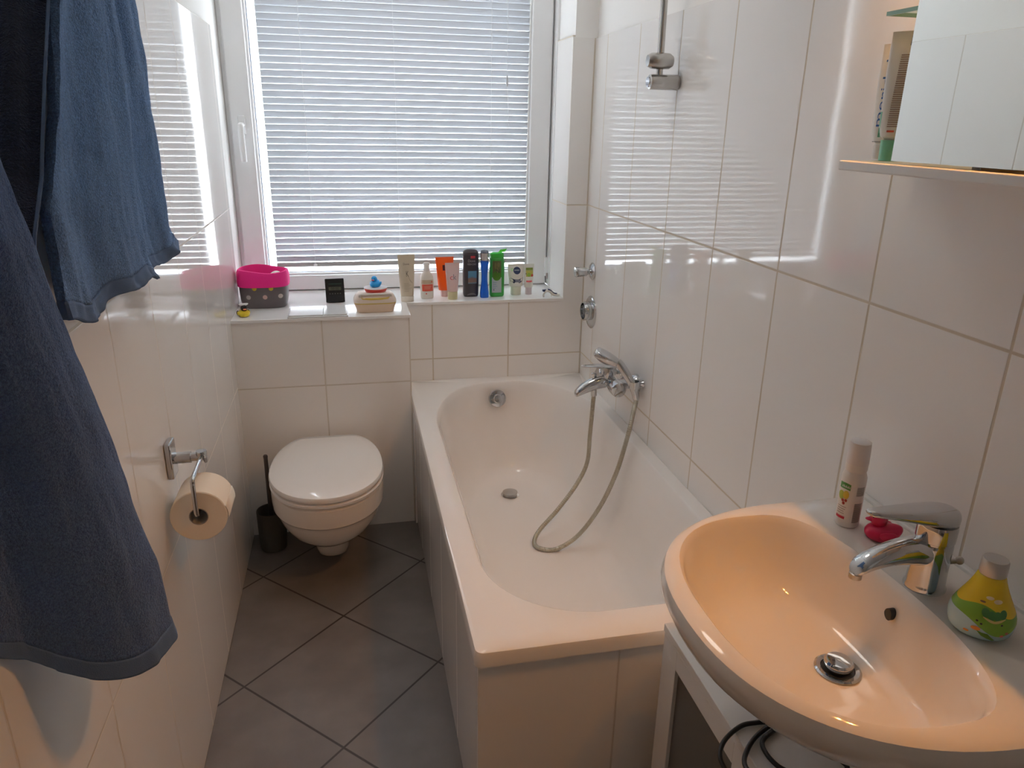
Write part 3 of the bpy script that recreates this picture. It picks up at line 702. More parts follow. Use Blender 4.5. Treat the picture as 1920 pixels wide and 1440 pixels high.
def shower_hose():
    P = [(1.249, 2.085, .653), (1.247, 2.085, .60), (1.243, 2.085, .50), (1.236, 2.08, .395), (1.192, 2.06, .318), (1.113, 2.025, .240), (1.044, 1.995, .186), (1.015, 1.957, .161), (1.027, 1.918, .158), (1.083, 1.902, .160), (1.160, 1.903, .207), (1.225, 1.884, .322), (1.270, 1.868, .457), (1.310, 1.885, .593), (1.336, 1.920, .652), (1.3535, 1.946, .682)]
    raw = catmull(P, 40); path, r = [raw[0]], [.0075]; acc = tot = 0.0
    for a, b in zip(raw, raw[1:]):
        d = (b-a).length; t = 0.0
        while acc+(d-t) >= .0016:
            t += .0016-acc; acc = 0.0; tot += .0016
            path.append(a.lerp(b, t/d)); r.append(.0076+.0006*math.sin(2*PI*tot/.0072))
        acc += d-t
    o = part('shower_hose', G().tube(path, r, 12), HOSE)
    tag(o, 'ribbed metal shower hose looping down onto the bathtub floor', 'shower hose')
shower_hose()
def shower_rail():
    y = 1.877; xb = 1.318
    root = thing('shower_rail', (XR, y, 1.675), 'vertical chrome shower rail on the right wall above the bath', 'shower rail')
    sat = mat('satin_chrome', (.52, .51, .49), .22, metal=1)
    part('wall_mount', G().lathe([(.0, 1.287), (.015, 1.287), (.020, 1.290), (.021, 1.297), (.021, XR-.004), (.019, XR-.0005)], (0, y, 1.677), 'x', 28), sat, root, True)
    part('rail_tube', G().tube([(xb, y, 1.68), (xb-.006, y, 2.40)], .0098, 20), sat, root, True)
    part('slider_knob', G().lathe([(.003, -.040), (.015, -.038), (.021, -.026), (.0225, 0), (.021, .026), (.015, .036), (.003, .037)], (xb-.002, y-.004, 1.732), 'x', 28), sat, root, True)
    part('mount_cap', G().lathe([(.014, 1.284), (.015, 1.288)], (0, y, 1.677), 'x', 24), CHROME, root, True)
shower_rail()
def valves():
    root = thing('stop_valve', (XR, 2.553, 1.005), 'small chrome stop valve handle on the right wall by the window corner', 'valve')
    part('valve_flange', G().lathe([(.034, XR-.0005), (.034, XR-.004), (.028, XR-.010), (.012, XR-.014)], (0, 2.553, 1.006), 'x', 32), CHROME, root, True)
    part('valve_handle', G().lathe([(.010, XR-.012), (.011, XR-.022), (.017, XR-.028), (.0195, XR-.055), (.0205, XR-.070), (.0185, XR-.076), (.006, XR-.077)], (0, 2.553, 1.004), 'x', 20), CHROME, root, True)
    root = thing('concealed_valve', (XR, 2.548, .84), 'round chrome valve rosette with open sleeve below the stop valve', 'valve')
    part('valve_rosette', G().lathe([(.066, XR-.0005), (.066, XR-.003), (.062, XR-.006), (.040, XR-.008)], (0, 2.548, .84), 'x', 44), CHROME, root, True)
    part('valve_sleeve', G().lathe([(.038, XR-.006), (.038, XR-.034), (.0365, XR-.037), (.033, XR-.036), (.032, XR-.012), (.002, XR-.011)], (0, 2.548, .845), 'x', 40, cap0=False), CHROME, root, True)
valves()

# ------------------------------------------------------------------ cabinet under the washbasin
def vanity():
    xf, y0, y1, zt = 1.022, .185, .903, .602
    root = thing('vanity_cabinet', (1.2, .55, 0), 'white cabinet with grey panel doors standing below the washbasin', 'cabinet')
    c = G().box(xf+.019, XR-.001, y1-.018, y1, 0, zt-.018).box(xf+.019, XR-.001, y0, y0+.018, 0, zt-.018).box(xf+.019, XR-.001, y0+.018, y1-.018, .05, .068).box(XR-.008, XR-.001, y0+.018, y1-.018, .05, zt-.018)
    part('carcass', c, WOODW, root, True, smooth=False)
    part('cabinet_top', G().box(xf-.002, XR-.001, y0-.002, y1+.002, zt-.018, zt), WOODW, root, True, smooth=False, bev=.002)
    ym = .5445
    for a, b in ((ym+.0015, y1), (y0, ym-.0015)):
        za, zb_, s_ = .055, zt-.020, .062
        g = G().box(xf, xf+.018, a, a+s_, za, zb_).box(xf, xf+.018, b-s_, b, za, zb_).box(xf, xf+.018, a+s_, b-s_, zb_-.045, zb_).box(xf, xf+.018, a+s_, b-s_, za, za+.06)
        d_ = part('cabinet_door', g, WOODW, root, True, smooth=False, bev=.0012)
        part('door_panel', G().box(xf+.008, xf+.012, a+s_-.004, b-s_+.004, za+.055, zb_-.040), GREYP, d_, True, smooth=False)
vanity()
def cable():
    z = .6055
    P = [(1.15, .63, z+.05), (1.125, .62, z+.012), (1.095, .616, z+.002), (1.066, .618, z+.002), (1.035, .616, z+.002), (.996, .596, z), (.975, .572, z-.004), (.972, .546, z-.008), (.982, .51, z-.01), (1.005, .485, z+.002), (1.025, .475, z+.004), (1.01, .495, z+.010), (.997, .515, z+.011), (.998, .538, z+.009), (1.017, .564, z+.004), (1.044, .587, z+.003), (1.078, .604, z+.004), (1.11, .612, z+.008), (1.115, .606, z+.012), (1.09, .598, z+.004), (1.06, .584, z+.003), (1.048, .569, z+.003), (1.047, .542, z+.003), (1.057, .519, z+.003), (1.09, .492, z+.003), (1.135, .488, z+.003), (1.158, .504, z+.003), (1.154, .520, z+.006), (1.15, .545, z+.02), (1.165, .60, z+.055)]
    o = part('power_cable', G().tube(catmull(P, 10), .0040, 10), BLACK)
    tag(o, 'black electric cable lying in loops on the cabinet top below the washbasin', 'cable')
cable()

# ------------------------------------------------------------------ mirror cabinet and its lamps
def mirror_cabinet():
    xf, yl, yr = 1.225, .862, .17
    root = thing('mirror_cabinet', (1.3, .52, 1.497), 'white mirror cabinet with open side shelf on the right wall', 'mirror cabinet')
    part('bottom_shelf', G().box(xf, XR-.0008, yr, yl, 1.497, 1.512), mat('shelf_white', (.82, .81, .79), .3), root, True, smooth=False, bev=.002)
    part('mirror_door', G().box(xf+.008, xf+.0125, yr, .748, 1.5165, 2.02), mat('mirror_glass', (.86, .90, .90), .01, metal=1), root, True, smooth=False)
    part('door_backing', G().box(xf+.0127, xf+.026, yr+.002, .745, 1.5165, 2.02), mat('door_edge', (.05, .06, .055), .5), root, True, smooth=False)
    part('inner_side', G().box(xf+.03, XR-.0008, .60, .615, 1.512, 2.02), MATS['shelf_white'], root, True, smooth=False)
    part('outer_side', G().box(xf+.03, XR-.0008, yr, yr+.015, 1.512, 2.02), MATS['shelf_white'], root, True, smooth=False)
    gs = part('glass_shelf', G().box(xf+.045, XR-.001, .617, .860, 1.727, 1.733), mix_shader_mat('clear_shelf_glass', ('ShaderNodeBsdfTransparent', (.86, .95, .90), None), ('ShaderNodeBsdfGlossy', (.8, .9, .85), .05), .12), root, True, smooth=False)
    part('glass_edge', G().box(xf+.0435, XR-.001, .8602, .862, 1.727, 1.733).box(xf+.0435, xf+.0449, .617, .8602, 1.727, 1.733), mat('green_glass_edge', (.16, .34, .24), .15, coat=.5), gs, True, smooth=False)
    part('top_shelf', G().box(xf+.03, XR-.0008, yr, yl, 2.02, 2.035), MATS['shelf_white'], root, True, smooth=False, bev=.002)
    can = part('shelf_downlight', G().lathe([(.012, 2.0195), (.024, 2.0195), (.026, 2.00), (.026, 1.985), (.024, 1.985), (.023, 2.00), (.02, 2.012), (.002, 2.013)], (1.305, .80, 0), 'z', 24), mat('dark_lamp_can', (.035, .034, .033), .45), root, True)
    part('shelf_bulb', G().sphere((1.305, .80, 2.0), .008, nu=16, nv=10), mat('shelf_bulb_glow', LAMP, .5, emit=(1.0, .48, .13), es=1500.0), can, True)
    lamp = thing('mirror_lamp', (1.25, .56, 2.0355), 'pair of warm spotlights on top of the mirror cabinet', 'lamp')
    part('lamp_bar', G().box(1.27, 1.30, .42, .70, 2.0355, 2.060), CHROME, lamp, True, smooth=False, bev=.004)
    bulb = mat('bulb_glow', LAMP, .5, emit=LAMP, es=LAMP_STRENGTH)
    for yy in (.602, .508):
        can = part('lamp_can', G().lathe([(.006, 2.125), (.027, 2.122), (.031, 2.09), (.033, 2.0525), (.031, 2.0525), (.029, 2.09), (.025, 2.118), (.002, 2.119)], (1.229, yy, 0), 'z', 28, cap0=True).tube([(1.255, yy, 2.085), (1.285, yy, 2.085), (1.285, yy, 2.055)], .006, 10), mat('dark_lamp_can', (.035, .034, .033), .45), lamp, True)
        part('bulb', G().sphere((1.229, yy, 2.078), .011, nu=20, nv=12), bulb, can, True)
mirror_cabinet()

def tubes():
    cream = mat('tube_cream', (.80, .77, .71), .35); green = mat('mint_cap', (.18, .50, .33), .4); blue = mat('ink_blue', (.03, .13, .42), .5); dk = mat('ink_dark', (.10, .10, .12), .6)
    z = 1.5125
    def tube_at(loc, rz, label, capm, hcap, H, w, d, txt):
        root = thing('toothpaste_tube', loc, label, 'toothpaste tube', None, rz)
        part('cap', Bottle([(0, d*.80, d*.80, 2), (hcap, d*.86, d*.86, 2)]).geo(), capm, root)
        b = Bottle([(hcap+.0005, d*.6, d*.6, 2), (hcap+.006, d*.95, d*.95, 2), (hcap+.02, w*.86, d*.95, 2), (hcap+.06, w*.93, d*.8, 2), (H*.72, w, d*.5, 2.2), (H-.018, w, .0035, 3), (H-.012, w, .0016, 4), (H, w, .0014, 4)])
        body = part('tube_body', b.geo(), cream, root)
        return root, b, body
    r, b, body = tube_at((1.335, .905, z), math.radians(-62), 'white toothpaste tube with blue lettering, standing farther left on the mirror shelf', cream, .024, .182, .026, .018, None)
    part('brand_lettering', b.text('meridol', -.008, .105, .105, .014, rot=PI/2), blue, body)
    part('print_line', b.rect(-.018, .018, .0275, .0285), dk, body)
    r, b, body = tube_at((1.300, .842, z), math.radians(-58), 'tall cream toothpaste tube with mint green cap beside the mirror edge', green, .032, .193, .025, .0175, None)
    t = G()
    for k in range(34): t2 = b.rect(-.004, .018, .052+.0032*k, .0536+.0032*k, nu=6, nz=1); t.add(t2.v, t2.f)
    part('small_print', t, mat('ink_brown', (.34, .25, .20), .6), body)
    part('green_stripe', b.rect(-.021, -.0165, .036, .075), green, body)
    part('red_mark', b.rect(-.003, .008, .044, .047), mat('ink_red', (.60, .08, .05), .5), body)
    part('dark_mark', b.rect(.006, .011, .172, .186, nu=2), dk, body)
tubes()

# ------------------------------------------------------------------ things on the washbasin
def foam_bottle():
    z = .8958
    root = thing('foam_bottle', (1.274, .749, z), 'white cylindrical foam soap dispenser with frosted cap on the washbasin deck', 'soap dispenser', None, math.radians(-38))
    b = Bottle([(0, .0185, .0185, 2), (.003, .0205, .0205, 2), (.094, .0205, .0205, 2), (.102, .018, .018, 2), (.106, .0165, .0165, 2)])
    body = part('bottle_body', b.geo(), mat('bottle_white', (.82, .79, .75), .3), root)
    part('pump_collar', G().lathe([(.0175, .1055), (.0182, .108), (.0182, .120), (.015, .122)], (0, 0, 0), 'z', 32), MATS['bottle_white'], root)
    part('cap', G().lathe([(.0186, .1195), (.0178, .150), (.0172, .1585), (.015, .160)], (0, 0, 0), 'z', 32), mat('frosted_cap', (.80, .76, .75), .3), root)
    W = mat('ink_white', (.85, .85, .83), .5); dg = mat('ink_green', (.06, .28, .05), .4); red = mat('ink_crimson', (.55, .02, .05), .4)
    part('green_banner', b.rect(-.0195, -.003, .072, .0835, warp=lambda u, zz, a, c: (u, zz+.0015*math.sin(PI*a))), dg, body)
    t = G()
    for k in range(7): q = b.rect(-.0165+.0019*k, -.0155+.0019*k, .076, .0765+.004*(1 if k % 2 else .7), .001, 2, 1); t.add(q.v, q.f)
    part('banner_lettering', t, W, body)
    part('fruit_picture', b.disc(-.0155, .060, .0042, .0085), mat('pear_green', (.35, .42, .04), .5), body)
    part('fruit_picture', b.disc(-.0085, .063, .0048, .0078, .0007), mat('lemon_yellow', (.62, .46, .05), .5), body)
    for u, zz in ((-.0125, .0515), (-.0075, .0525), (-.0105, .0465)): part('berry_picture', b.disc(u, zz, .0022, .0028, .0009), mat('berry_red', (.33, .02, .02), .4), body)
    t = G()
    for k, wd in enumerate((.013, .012, .010, .011)): q = b.rect(-.018, -.018+wd, .039-.0042*k, .0400-.0042*k, .0007, 6, 1); t.add(q.v, q.f)
    part('small_print', t, mat('ink_grey', (.30, .27, .25), .6), body)
    part('red_band', b.rect(-.0185, -.005, .0165, .0215), red, body)
    t = G()
    for a0, b0, z0, n in ((.0075, .0185, .064, 9), (.0075, .0185, .012, 20)):
        for k in range(n): q = b.rect(a0, b0, z0+.0019*k, z0+.0012+.0019*k, .0007, 4, 1); t.add(q.v, q.f)
    part('back_print', t, MATS['ink_grey'], body)
foam_bottle()

def sph_part(name, m, root, c, rx, ry, rz, fn=None, **kw): return part(name, G().sphere(c, rx, ry, rz, fn=fn), m, root, **kw)
def bath_duck(loc, rz, s, label, body_m, beak_m, extras=None, name='rubber_duck'):
    """local +x is the front; s = overall length"""
    root = thing(name, loc, label, 'rubber duck', None, rz)
    def bf(p):
        x, y, z = p
        if z < -.55: z = -.55-(abs(z)-.55)*.25
        if x < -.2: z += (-.2-x)**1.4*.75; y *= 1-.45*(-.2-x)
        return Vector((x, y, z))
    zb = .30*s*.66
    sph_part('duck_body', body_m, root, (0, 0, zb), .50*s, .40*s, .30*s, bf)
    for sg in (-1, 1):
        sph_part('wing', body_m, root, (-.06*s, sg*.37*s, zb+.06*s), .22*s, .07*s, .13*s, lambda p: Vector((p.x, p.y, p.z+.5*max(0, -p.x))))
    h = sph_part('duck_head', body_m, root, (.17*s, 0, zb+.42*s), .235*s, .225*s, .235*s)
    def bk(p): return Vector((p.x, p.y*(1-.25*max(0, p.x)), p.z*(.55+.45*(p.x < 0))))
    sph_part('beak', beak_m, h, (.40*s, 0, zb+.38*s), .13*s, .12*s, .06*s, bk)
    for sg in (-1, 1): sph_part('eye', BLACK, h, (.335*s, sg*.105*s, zb+.50*s), .03*s, .03*s, .04*s)
    return root, h, zb
pk = mat('crimson_rubber', (.62, .012, .075), .35)
bath_duck((1.302, .690, .8957), math.radians(152), .060, 'crimson toy duck on the washbasin deck behind the tap', pk, pk)

def soap_bottle():
    root = thing('soap_bottle', (1.277, .452, .8958), 'pear-shaped yellow, green and blue soap bottle with silver cap', 'soap bottle', None, math.radians(-28))
    prof = [(0, .034), (.003, .038), (.012, .0415), (.025, .0425), (.036, .040), (.05, .033), (.065, .0255), (.078, .0205), (.088, .0175), (.09, .0165)]
    b = Bottle([(z, r, r*.92, 2.05) for z, r in prof])
    m = bpy.data.materials.new('soap_print'); m.use_nodes = True; nt = m.node_tree; bs = nt.nodes['Principled BSDF']
    tc = nt.nodes.new('ShaderNodeTexCoord'); sp = nt.nodes.new('ShaderNodeSeparateXYZ'); nt.links.new(tc.outputs['Object'], sp.inputs[0])
    hill = M2(nt, 'MULTIPLY_ADD', M2(nt, 'SINE', M2(nt, 'MULTIPLY_ADD', sp.outputs[0], 75.0, 2.6)), .008, .046)
    lake = M2(nt, 'MULTIPLY_ADD', M2(nt, 'SINE', M2(nt, 'MULTIPLY_ADD', sp.outputs[0], 62.0, -2.35)), .011, .024)
    f1 = M2(nt, 'GREATER_THAN', sp.outputs[2], lake); f2 = M2(nt, 'GREATER_THAN', sp.outputs[2], hill)
    x1 = nt.nodes.new('ShaderNodeMix'); x1.data_type = 'RGBA'; x1.inputs['A'].default_value = (.42, .62, .68, 1); x1.inputs['B'].default_value = (.20, .40, .045, 1); nt.links.new(f1, x1.inputs['Factor'])
    x2 = nt.nodes.new('ShaderNodeMix'); x2.data_type = 'RGBA'; nt.links.new(x1.outputs['Result'], x2.inputs['A']); x2.inputs['B'].default_value = (.74, .53, .02, 1); nt.links.new(f2, x2.inputs['Factor'])
    nt.links.new(x2.outputs['Result'], bs.inputs['Base Color']); bs.inputs['Roughness'].default_value = .25
    body = part('bottle_body', b.geo(48), m, root, sub=1)
    silver = mat('silver_cap', (.55, .54, .52), .35, metal=.6)
    part('cap', G().lathe([(.0165, .0895), (.0172, .091), (.0168, .110), (.0155, .1125), (.004, .1115)], (0, 0, 0), 'z', 32), silver, root)
    lg = mat('leaf_green', (.07, .24, .06), .4); dg = mat('grass_dark', (.11, .26, .02), .4)
    for k in range(4): part('caterpillar_print', b.disc(-.008+.0072*k, .0455-.0028*math.sin(PI*k/3), .0048, .0058, .0008+.00012*k), lg, body)
    part('caterpillar_print', b.poly([(-.011+.001*k, .0395-.0055*math.sin(PI*k/28)) for k in range(29)]+[(.017-.001*k, .0405-.0042*math.sin(PI*k/28)) for k in range(29)], .0013), mat('straw_yellow', (.62, .50, .16), .5), body)
    wh = mat('cloud_white', (.80, .68, .40), .5)
    part('cloud_print', b.disc(-.004, .064, .0048, .0022), wh, body); part('cloud_print', b.disc(.006, .0605, .0055, .0028), wh, body)
    part('bee_print', b.disc(-.012, .058, .0032, .0013), mat('bee_brown', (.16, .08, .02), .5), body)
    for u, z in ((-.017, .033), (-.012, .030), (.013, .032)): part('bug_print', b.disc(u, z, .0015, .0013), BLACK, body)
    part('giraffe_print', b.disc(-.017, .0215, .0055, .0032), mat('giraffe_orange', (.70, .25, .03), .5), body)
    part('crocodile_print', b.poly([(-.016, .019), (-.009, .017), (-.002, .0165), (.003, .012), (.009, .007), (.006, .0055), (-.002, .0085), (-.009, .012)]), dg, body)
    for u, z in ((.016, .015), (.022, .019)): part('fish_print', b.disc(u, z, .0024, .0018), mat('fish_red', (.55, .12, .08), .5), body)
    part('fish_print', b.disc(-.026, .013, .003, .0018), MATS['giraffe_orange'], body)
soap_bottle()

# ------------------------------------------------------------------ things on the ledge over the cistern
ZS = ZL+.0003
def basket():
    root = thing('storage_basket', (.100, 2.705, ZS), 'grey spotted fabric basket with a pink rim on the window ledge', 'basket')
    m = bpy.data.materials.new('spotted_fabric'); m.use_nodes = True; nt = m.node_tree; b = nt.nodes['Principled BSDF']
    b.inputs['Base Color'].default_value = (.135, .115, .115, 1); b.inputs['Roughness'].default_value = .35
    ax, ay = .090, .078
    B = Bottle([(0, ax*.88, ay*.88, 4), (.004, ax*.91, ay*.91, 4), (.03, ax*.97, ay*.97, 3.6), (.07, ax, ay, 3.4), (.10, ax*.99, ay, 3.4), (.118, ax*.97, ay*.98, 3.4)])
    g = G(); N = 56
    rows = B.tab+[(.118, ax*.93, ay*.93, 3.4), (.07, ax*.95, ay*.95, 3.4), (.012, ax*.88, ay*.88, 3.6)]
    g.loft([superring(0, 0, a, c, n, z, N) for z, a, c, n in rows])
    body = part('basket_body', g, m, root)
    pink = mat('pink_fabric', (.80, .012, .22), .7, bump=(300, .25, .001))
    rows = [(.086, ax*1.03, ay*1.05, 3.2), (.082, ax*1.055, ay*1.07, 3.2), (.10, ax*1.07, ay*1.08, 3.1), (.13, ax*1.05, ay*1.06, 3.1), (.139, ax*1.01, ay*1.02, 3.1), (.140, ax*.96, ay*.97, 3.1), (.134, ax*.93, ay*.93, 3.1), (.10, ax*.925, ay*.925, 3.2), (.045, ax*.90, ay*.90, 3.3), (.03, ax*.87, ay*.87, 3.3)]
    rings = []
    for k, (z, a, c, n) in enumerate(rows):
        rr = superring(0, 0, a, c, n, z, N)
        rings.append([(x, y, zz+(.0035*math.cos(3*math.atan2(y, x)+.8)*(z > .11)-.004*math.cos(math.atan2(y, x))*(z > .11))) for x, y, zz in rr])
    part('basket_rim', G().loft(rings, cap0=False, cap1=False), pink, root)
    for u, z, c in ((-.052, .045, 'grey'), (.008, .045, 'rose'), (.064, .047, 'cream'), (-.028, .079, 'mustard'), (.032, .078, 'mustard')):
        cm = {'grey': (.42, .38, .37), 'rose': (.62, .40, .36), 'cream': (.60, .52, .47), 'mustard': (.55, .42, .02)}[c]
        part('fabric_spot', B.disc(u, z, .0085, .0085), mat('spot_'+c, cm, .5), body)
    o = part('cotton_pad_bag', G().sphere((.147, 2.72, ZS+.088), .032, .028, .040), mat('white_plastic_bag', (.80, .78, .76), .35))
    tag(o, 'white bundle showing inside the pink rimmed basket', 'bag')
basket()

def pirate_duck():
    yel = mat('yellow_rubber', (.66, .50, .015), .3); blk = mat('black_rubber', (.016, .014, .014), .4); org = mat('orange_beak', (.80, .20, .08), .35)
    s = .052
    root, h, zb = bath_duck((.040, 2.524, ZS), math.radians(-68), s, 'yellow toy duck with black head and white hat by the basket', yel, org)
    h.data.materials[0] = blk
    sph_part('hat', mat('hat_white', (.75, .74, .72), .5), h, (.13*s, 0, zb+.66*s), .12*s, .34*s, .10*s, lambda p: Vector((p.x, p.y, p.z+.45*abs(p.y)**2)))
    for sg in (-1, 1): sph_part('duck_cape', blk, root, (-.14*s, sg*.36*s, zb+.05*s), .20*s, .10*s, .17*s)
pirate_duck()

def flush_plate():
    root = thing('flush_plate', (.305, 2.535, ZS), 'flat white dual flush plate set on the tiled ledge', 'flush plate')
    W = mat('flush_white', (.82, .83, .83), .12)
    part('plate_frame', G().box(-.108, .108, -.074, .074, 0, .006), W, root, smooth=False, bev=.002)
    part('flush_button', G().box(-.104, .018, -.069, .069, .0065, .0105), W, root, smooth=False, bev=.0018)
    part('flush_button', G().box(.020, .104, -.069, .069, .0065, .0105), W, root, smooth=False, bev=.0018)
flush_plate()

def timer():
    root = thing('digital_timer', (.366, 2.692, ZS), 'small black digital clock standing on the ledge', 'clock', None, math.radians(4))
    t = .20
    def P(u, d, h): return (u, d*math.cos(t)+h*math.sin(t), h*math.cos(t)-d*math.sin(t)+.003)
    def slab(u0, u1, d0, d1, h0, h1):
        g = G().box(u0, u1, d0, d1, h0, h1); g.v = [P(*p) for p in g.v]; return g
    b = part('clock_body', slab(-.0365, .0365, 0, .012, 0, .093), BLACK, root, smooth=False, bev=.003)
    part('clock_stand', G().box(-.03, .03, .012, .036, 0.0, .004), BLACK, root, smooth=False, bev=.001)
    part('clock_display', slab(-.024, .024, -.0006, .001, .047, .060), mat('lcd_olive', (.085, .085, .055), .3), b, smooth=False)
    part('clock_label', slab(-.024, .026, -.0005, .001, .070, .074), mat('dial_green', (.03, .06, .045), .4), b, smooth=False)
    part('display_digits', flat_text('00:00', .030, lambda x, y: P(x, -.0011, .0535+y)), mat('lcd_dark', (.02, .02, .015), .5), b, smooth=False)
    for k in range(5):
        g = G().lathe([(.0024, 0), (.0024, .0008)], (0, 0, 0), 'y', 12); g.v = [P(x-.020+.010*k, y-.0008, z+.034) for x, y, z in g.v]
        part('clock_button', g, mat('button_grey', (.12, .13, .12), .5), b)
timer()

def soap_case():
    root = thing('baby_wipes_box', (.514, 2.552, ZS), 'cream plastic box with yellow trim on the ledge', 'box', None, math.radians(1.5))
    cr = mat('cream_plastic', (.70, .53, .39), .35); ye = mat('ochre_trim', (.60, .42, .08), .4)
    wht = mat('box_white', (.80, .75, .70), .35)
    B = Bottle([(0, .066, .040, 5), (.003, .069, .043, 5), (.034, .078, .050, 5)])
    part('box_base', B.geo(56), cr, root)
    part('trim_strip', Bottle([(.0342, .0785, .0505, 5), (.038, .0785, .0505, 5)]).geo(56), ye, root)
    T = Bottle([(.0382, .079, .051, 5), (.045, .079, .051, 5), (.058, .073, .046, 4.5), (.069, .064, .038, 4), (.072, .052, .030, 4)])
    lid = part('box_lid', T.geo(56), mat('lid_beige', (.74, .63, .54), .35), root)
    hdl = G().tube(catmull([(-.058, -.040, .062), (-.056, -.043, .070), (-.03, -.044, .0715), (.03, -.044, .0715), (.056, -.043, .070), (.058, -.040, .062)], 6), .0042, 10)
    part('box_handle', hdl, wht, root)
    part('yellow_inlay', T.poly([(-.054, .060), (.054, .060), (.048, .053), (.02, .0505), (-.02, .0505), (-.048, .053)], .0012), ye, lid)
    top = .0725
    dish = thing('soap_dish', (.519, 2.556, ZS+top), 'round red and white dish on top of the cream box', 'dish')
    part('dish_base', G().lathe([(.036, 0), (.039, .002), (.043, .012), (.043, .0135)], (0, 0, 0), 'z', 36), mat('dish_red', (.66, .06, .045), .35), dish)
    part('dish_top', G().lathe([(.0435, .0136), (.0445, .0150), (.043, .0165), (.03, .0170), (.002, .0172)], (0, 0, 0), 'z', 36), mat('dish_white', (.84, .80, .78), .3), dish)
    bl = mat('sky_blue_rubber', (.02, .34, .78), .3)
    bath_duck((.519, 2.556, ZS+top+.0172), math.radians(-118), .050, 'small blue toy duck sitting on the red and white dish', bl, mat('red_beak', (.55, .03, .04), .35))
soap_case()

# ------------------------------------------------------------------ toiletries on the sill behind the bath
def squeeze_tube(name, loc, rz, label, H, wt, wb, capw, caph, body_m, cap_m, dep=.016):
    root = thing(name, loc, label, 'tube', None, math.radians(rz))
    part('cap', Bottle([(0, capw*.97, min(capw, dep+.003), 2.3), (.002, capw, min(capw, dep+.004), 2.3), (caph, capw*1.02, min(capw, dep+.004), 2.3)]).geo(), cap_m, root)
    b = Bottle([(caph+.0004, wb*.98, dep*1.0, 2), (caph+.003, wb, dep*1.05, 2), (caph+.03, lerp(wb, wt, .25), dep, 2), (lerp(caph, H, .6), lerp(wb, wt, .65), dep*.62, 2.2), (H-.014, wt, .0032, 3), (H-.008, wt, .0015, 4), (H, wt, .0013, 4)])
    return root, b, part('tube_body', b.geo(), body_m, root)
beige = mat('champagne_plastic', (.62, .54, .41), .3, metal=.15)
ink = mat('ink_brown_dark', (.10, .08, .06), .5)
r, b, body = squeeze_tube('conditioner_tube', (.647, 2.692, ZS), 6, 'tall champagne beige tube at the left end of the sill', .186, .034, .026, .026, .022, beige, mat('pearl_cap', (.76, .70, .60), .3), .019)
part('brand_lettering', b.text('Dove', -.002, .150, .024), ink, body)
part('letter_mark', b.text('K', .001, .112, .010, .022), ink, body)
part('ribbon_print', b.poly([(.002, .104), (.004, .104), (.012, .085), (.022, .074), (.020, .073), (.010, .083)]), mat('ribbon_tan', (.45, .38, .28), .5), body)
t = G()
for k, wd in enumerate((.020, .026, .022, .030, .026, .018)): q = b.rect(-.014, -.014+wd, .073-.0062*k, .0744-.0062*k, .0007, 8, 1); t.add(q.v, q.f)
part('small_print', t, mat('ink_taupe', (.40, .34, .26), .6), body)

def lotion_bottle():
    root = thing('lotion_bottle', (.731, 2.733, ZS), 'small white bottle with an orange-red label on the sill', 'bottle', None, math.radians(4))
    wm = mat('milky_plastic', (.80, .75, .68), .3)
    b = Bottle([(0, .023, .017, 2.4), (.003, .026, .019, 2.4), (.05, .0275, .020, 2.4), (.088, .0265, .019, 2.4), (.100, .021, .016, 2.2), (.108, .013, .012, 2), (.112, .0115, .0115, 2)])
    body = part('bottle_body', b.geo(), wm, root)
    part('bottle_cap', G().lathe([(.012, .1122), (.0125, .114), (.0115, .134), (.0135, .136), (.0135, .143), (.010, .147), (.002, .148)], (0, 0, 0), 'z', 28), mat('milky_cap', (.82, .79, .75), .35), root)
    part('label_top', b.rect(-.025, .025, .062, .078), mat('label_tan', (.60, .48, .34), .5), body)
    part('label', b.rect(-.0262, .0262, .032, .060), mat('label_coral', (.68, .10, .06), .4), body)
    t = G()
    for k in range(3): q = b.rect(-.014, .016-.003*k, .052-.005*k, .0535-.005*k, .0008, 6, 1); t.add(q.v, q.f)
    part('label_print', t, mat('ink_pale', (.75, .45, .36), .5), body)
    part('label_print', b.disc(.017, .070, .003, .003, .0009), MATS['label_coral'], body)
    part('flower_print', b.disc(-.006, .022, .0028, .0028), MATS['label_coral'], body)
lotion_bottle()

r, b, body = squeeze_tube('shower_gel_tube', (.808, 2.763, ZS), 4, 'bright orange tube behind the small clear pink tube', .162, .038, .026, .017, .026, mat('orange_plastic', (.85, .10, .005), .3), mat('clear_pink_cap', (.72, .46, .42), .3), .018)
part('dark_print', b.rect(-.010, .000, .108, .130), mat('ink_maroon', (.10, .015, .03), .5), body)
r, b, body = squeeze_tube('body_lotion_tube', (.832, 2.703, ZS), 5, 'small translucent pink tube with two red and grey letters', .148, .030, .022, .020, .0315, mat('pale_pink_plastic', (.74, .56, .55), .3, sub=.2), mat('pale_yellow_cap', (.66, .60, .36), .3), .014)
part('brand_lettering', b.text('c', -.006, .088, .012, .014), mat('ink_rose', (.66, .10, .14), .5), body)
part('brand_lettering', b.text('k', .008, .092, .012, .022), mat('ink_slate', (.22, .20, .24), .5), body)

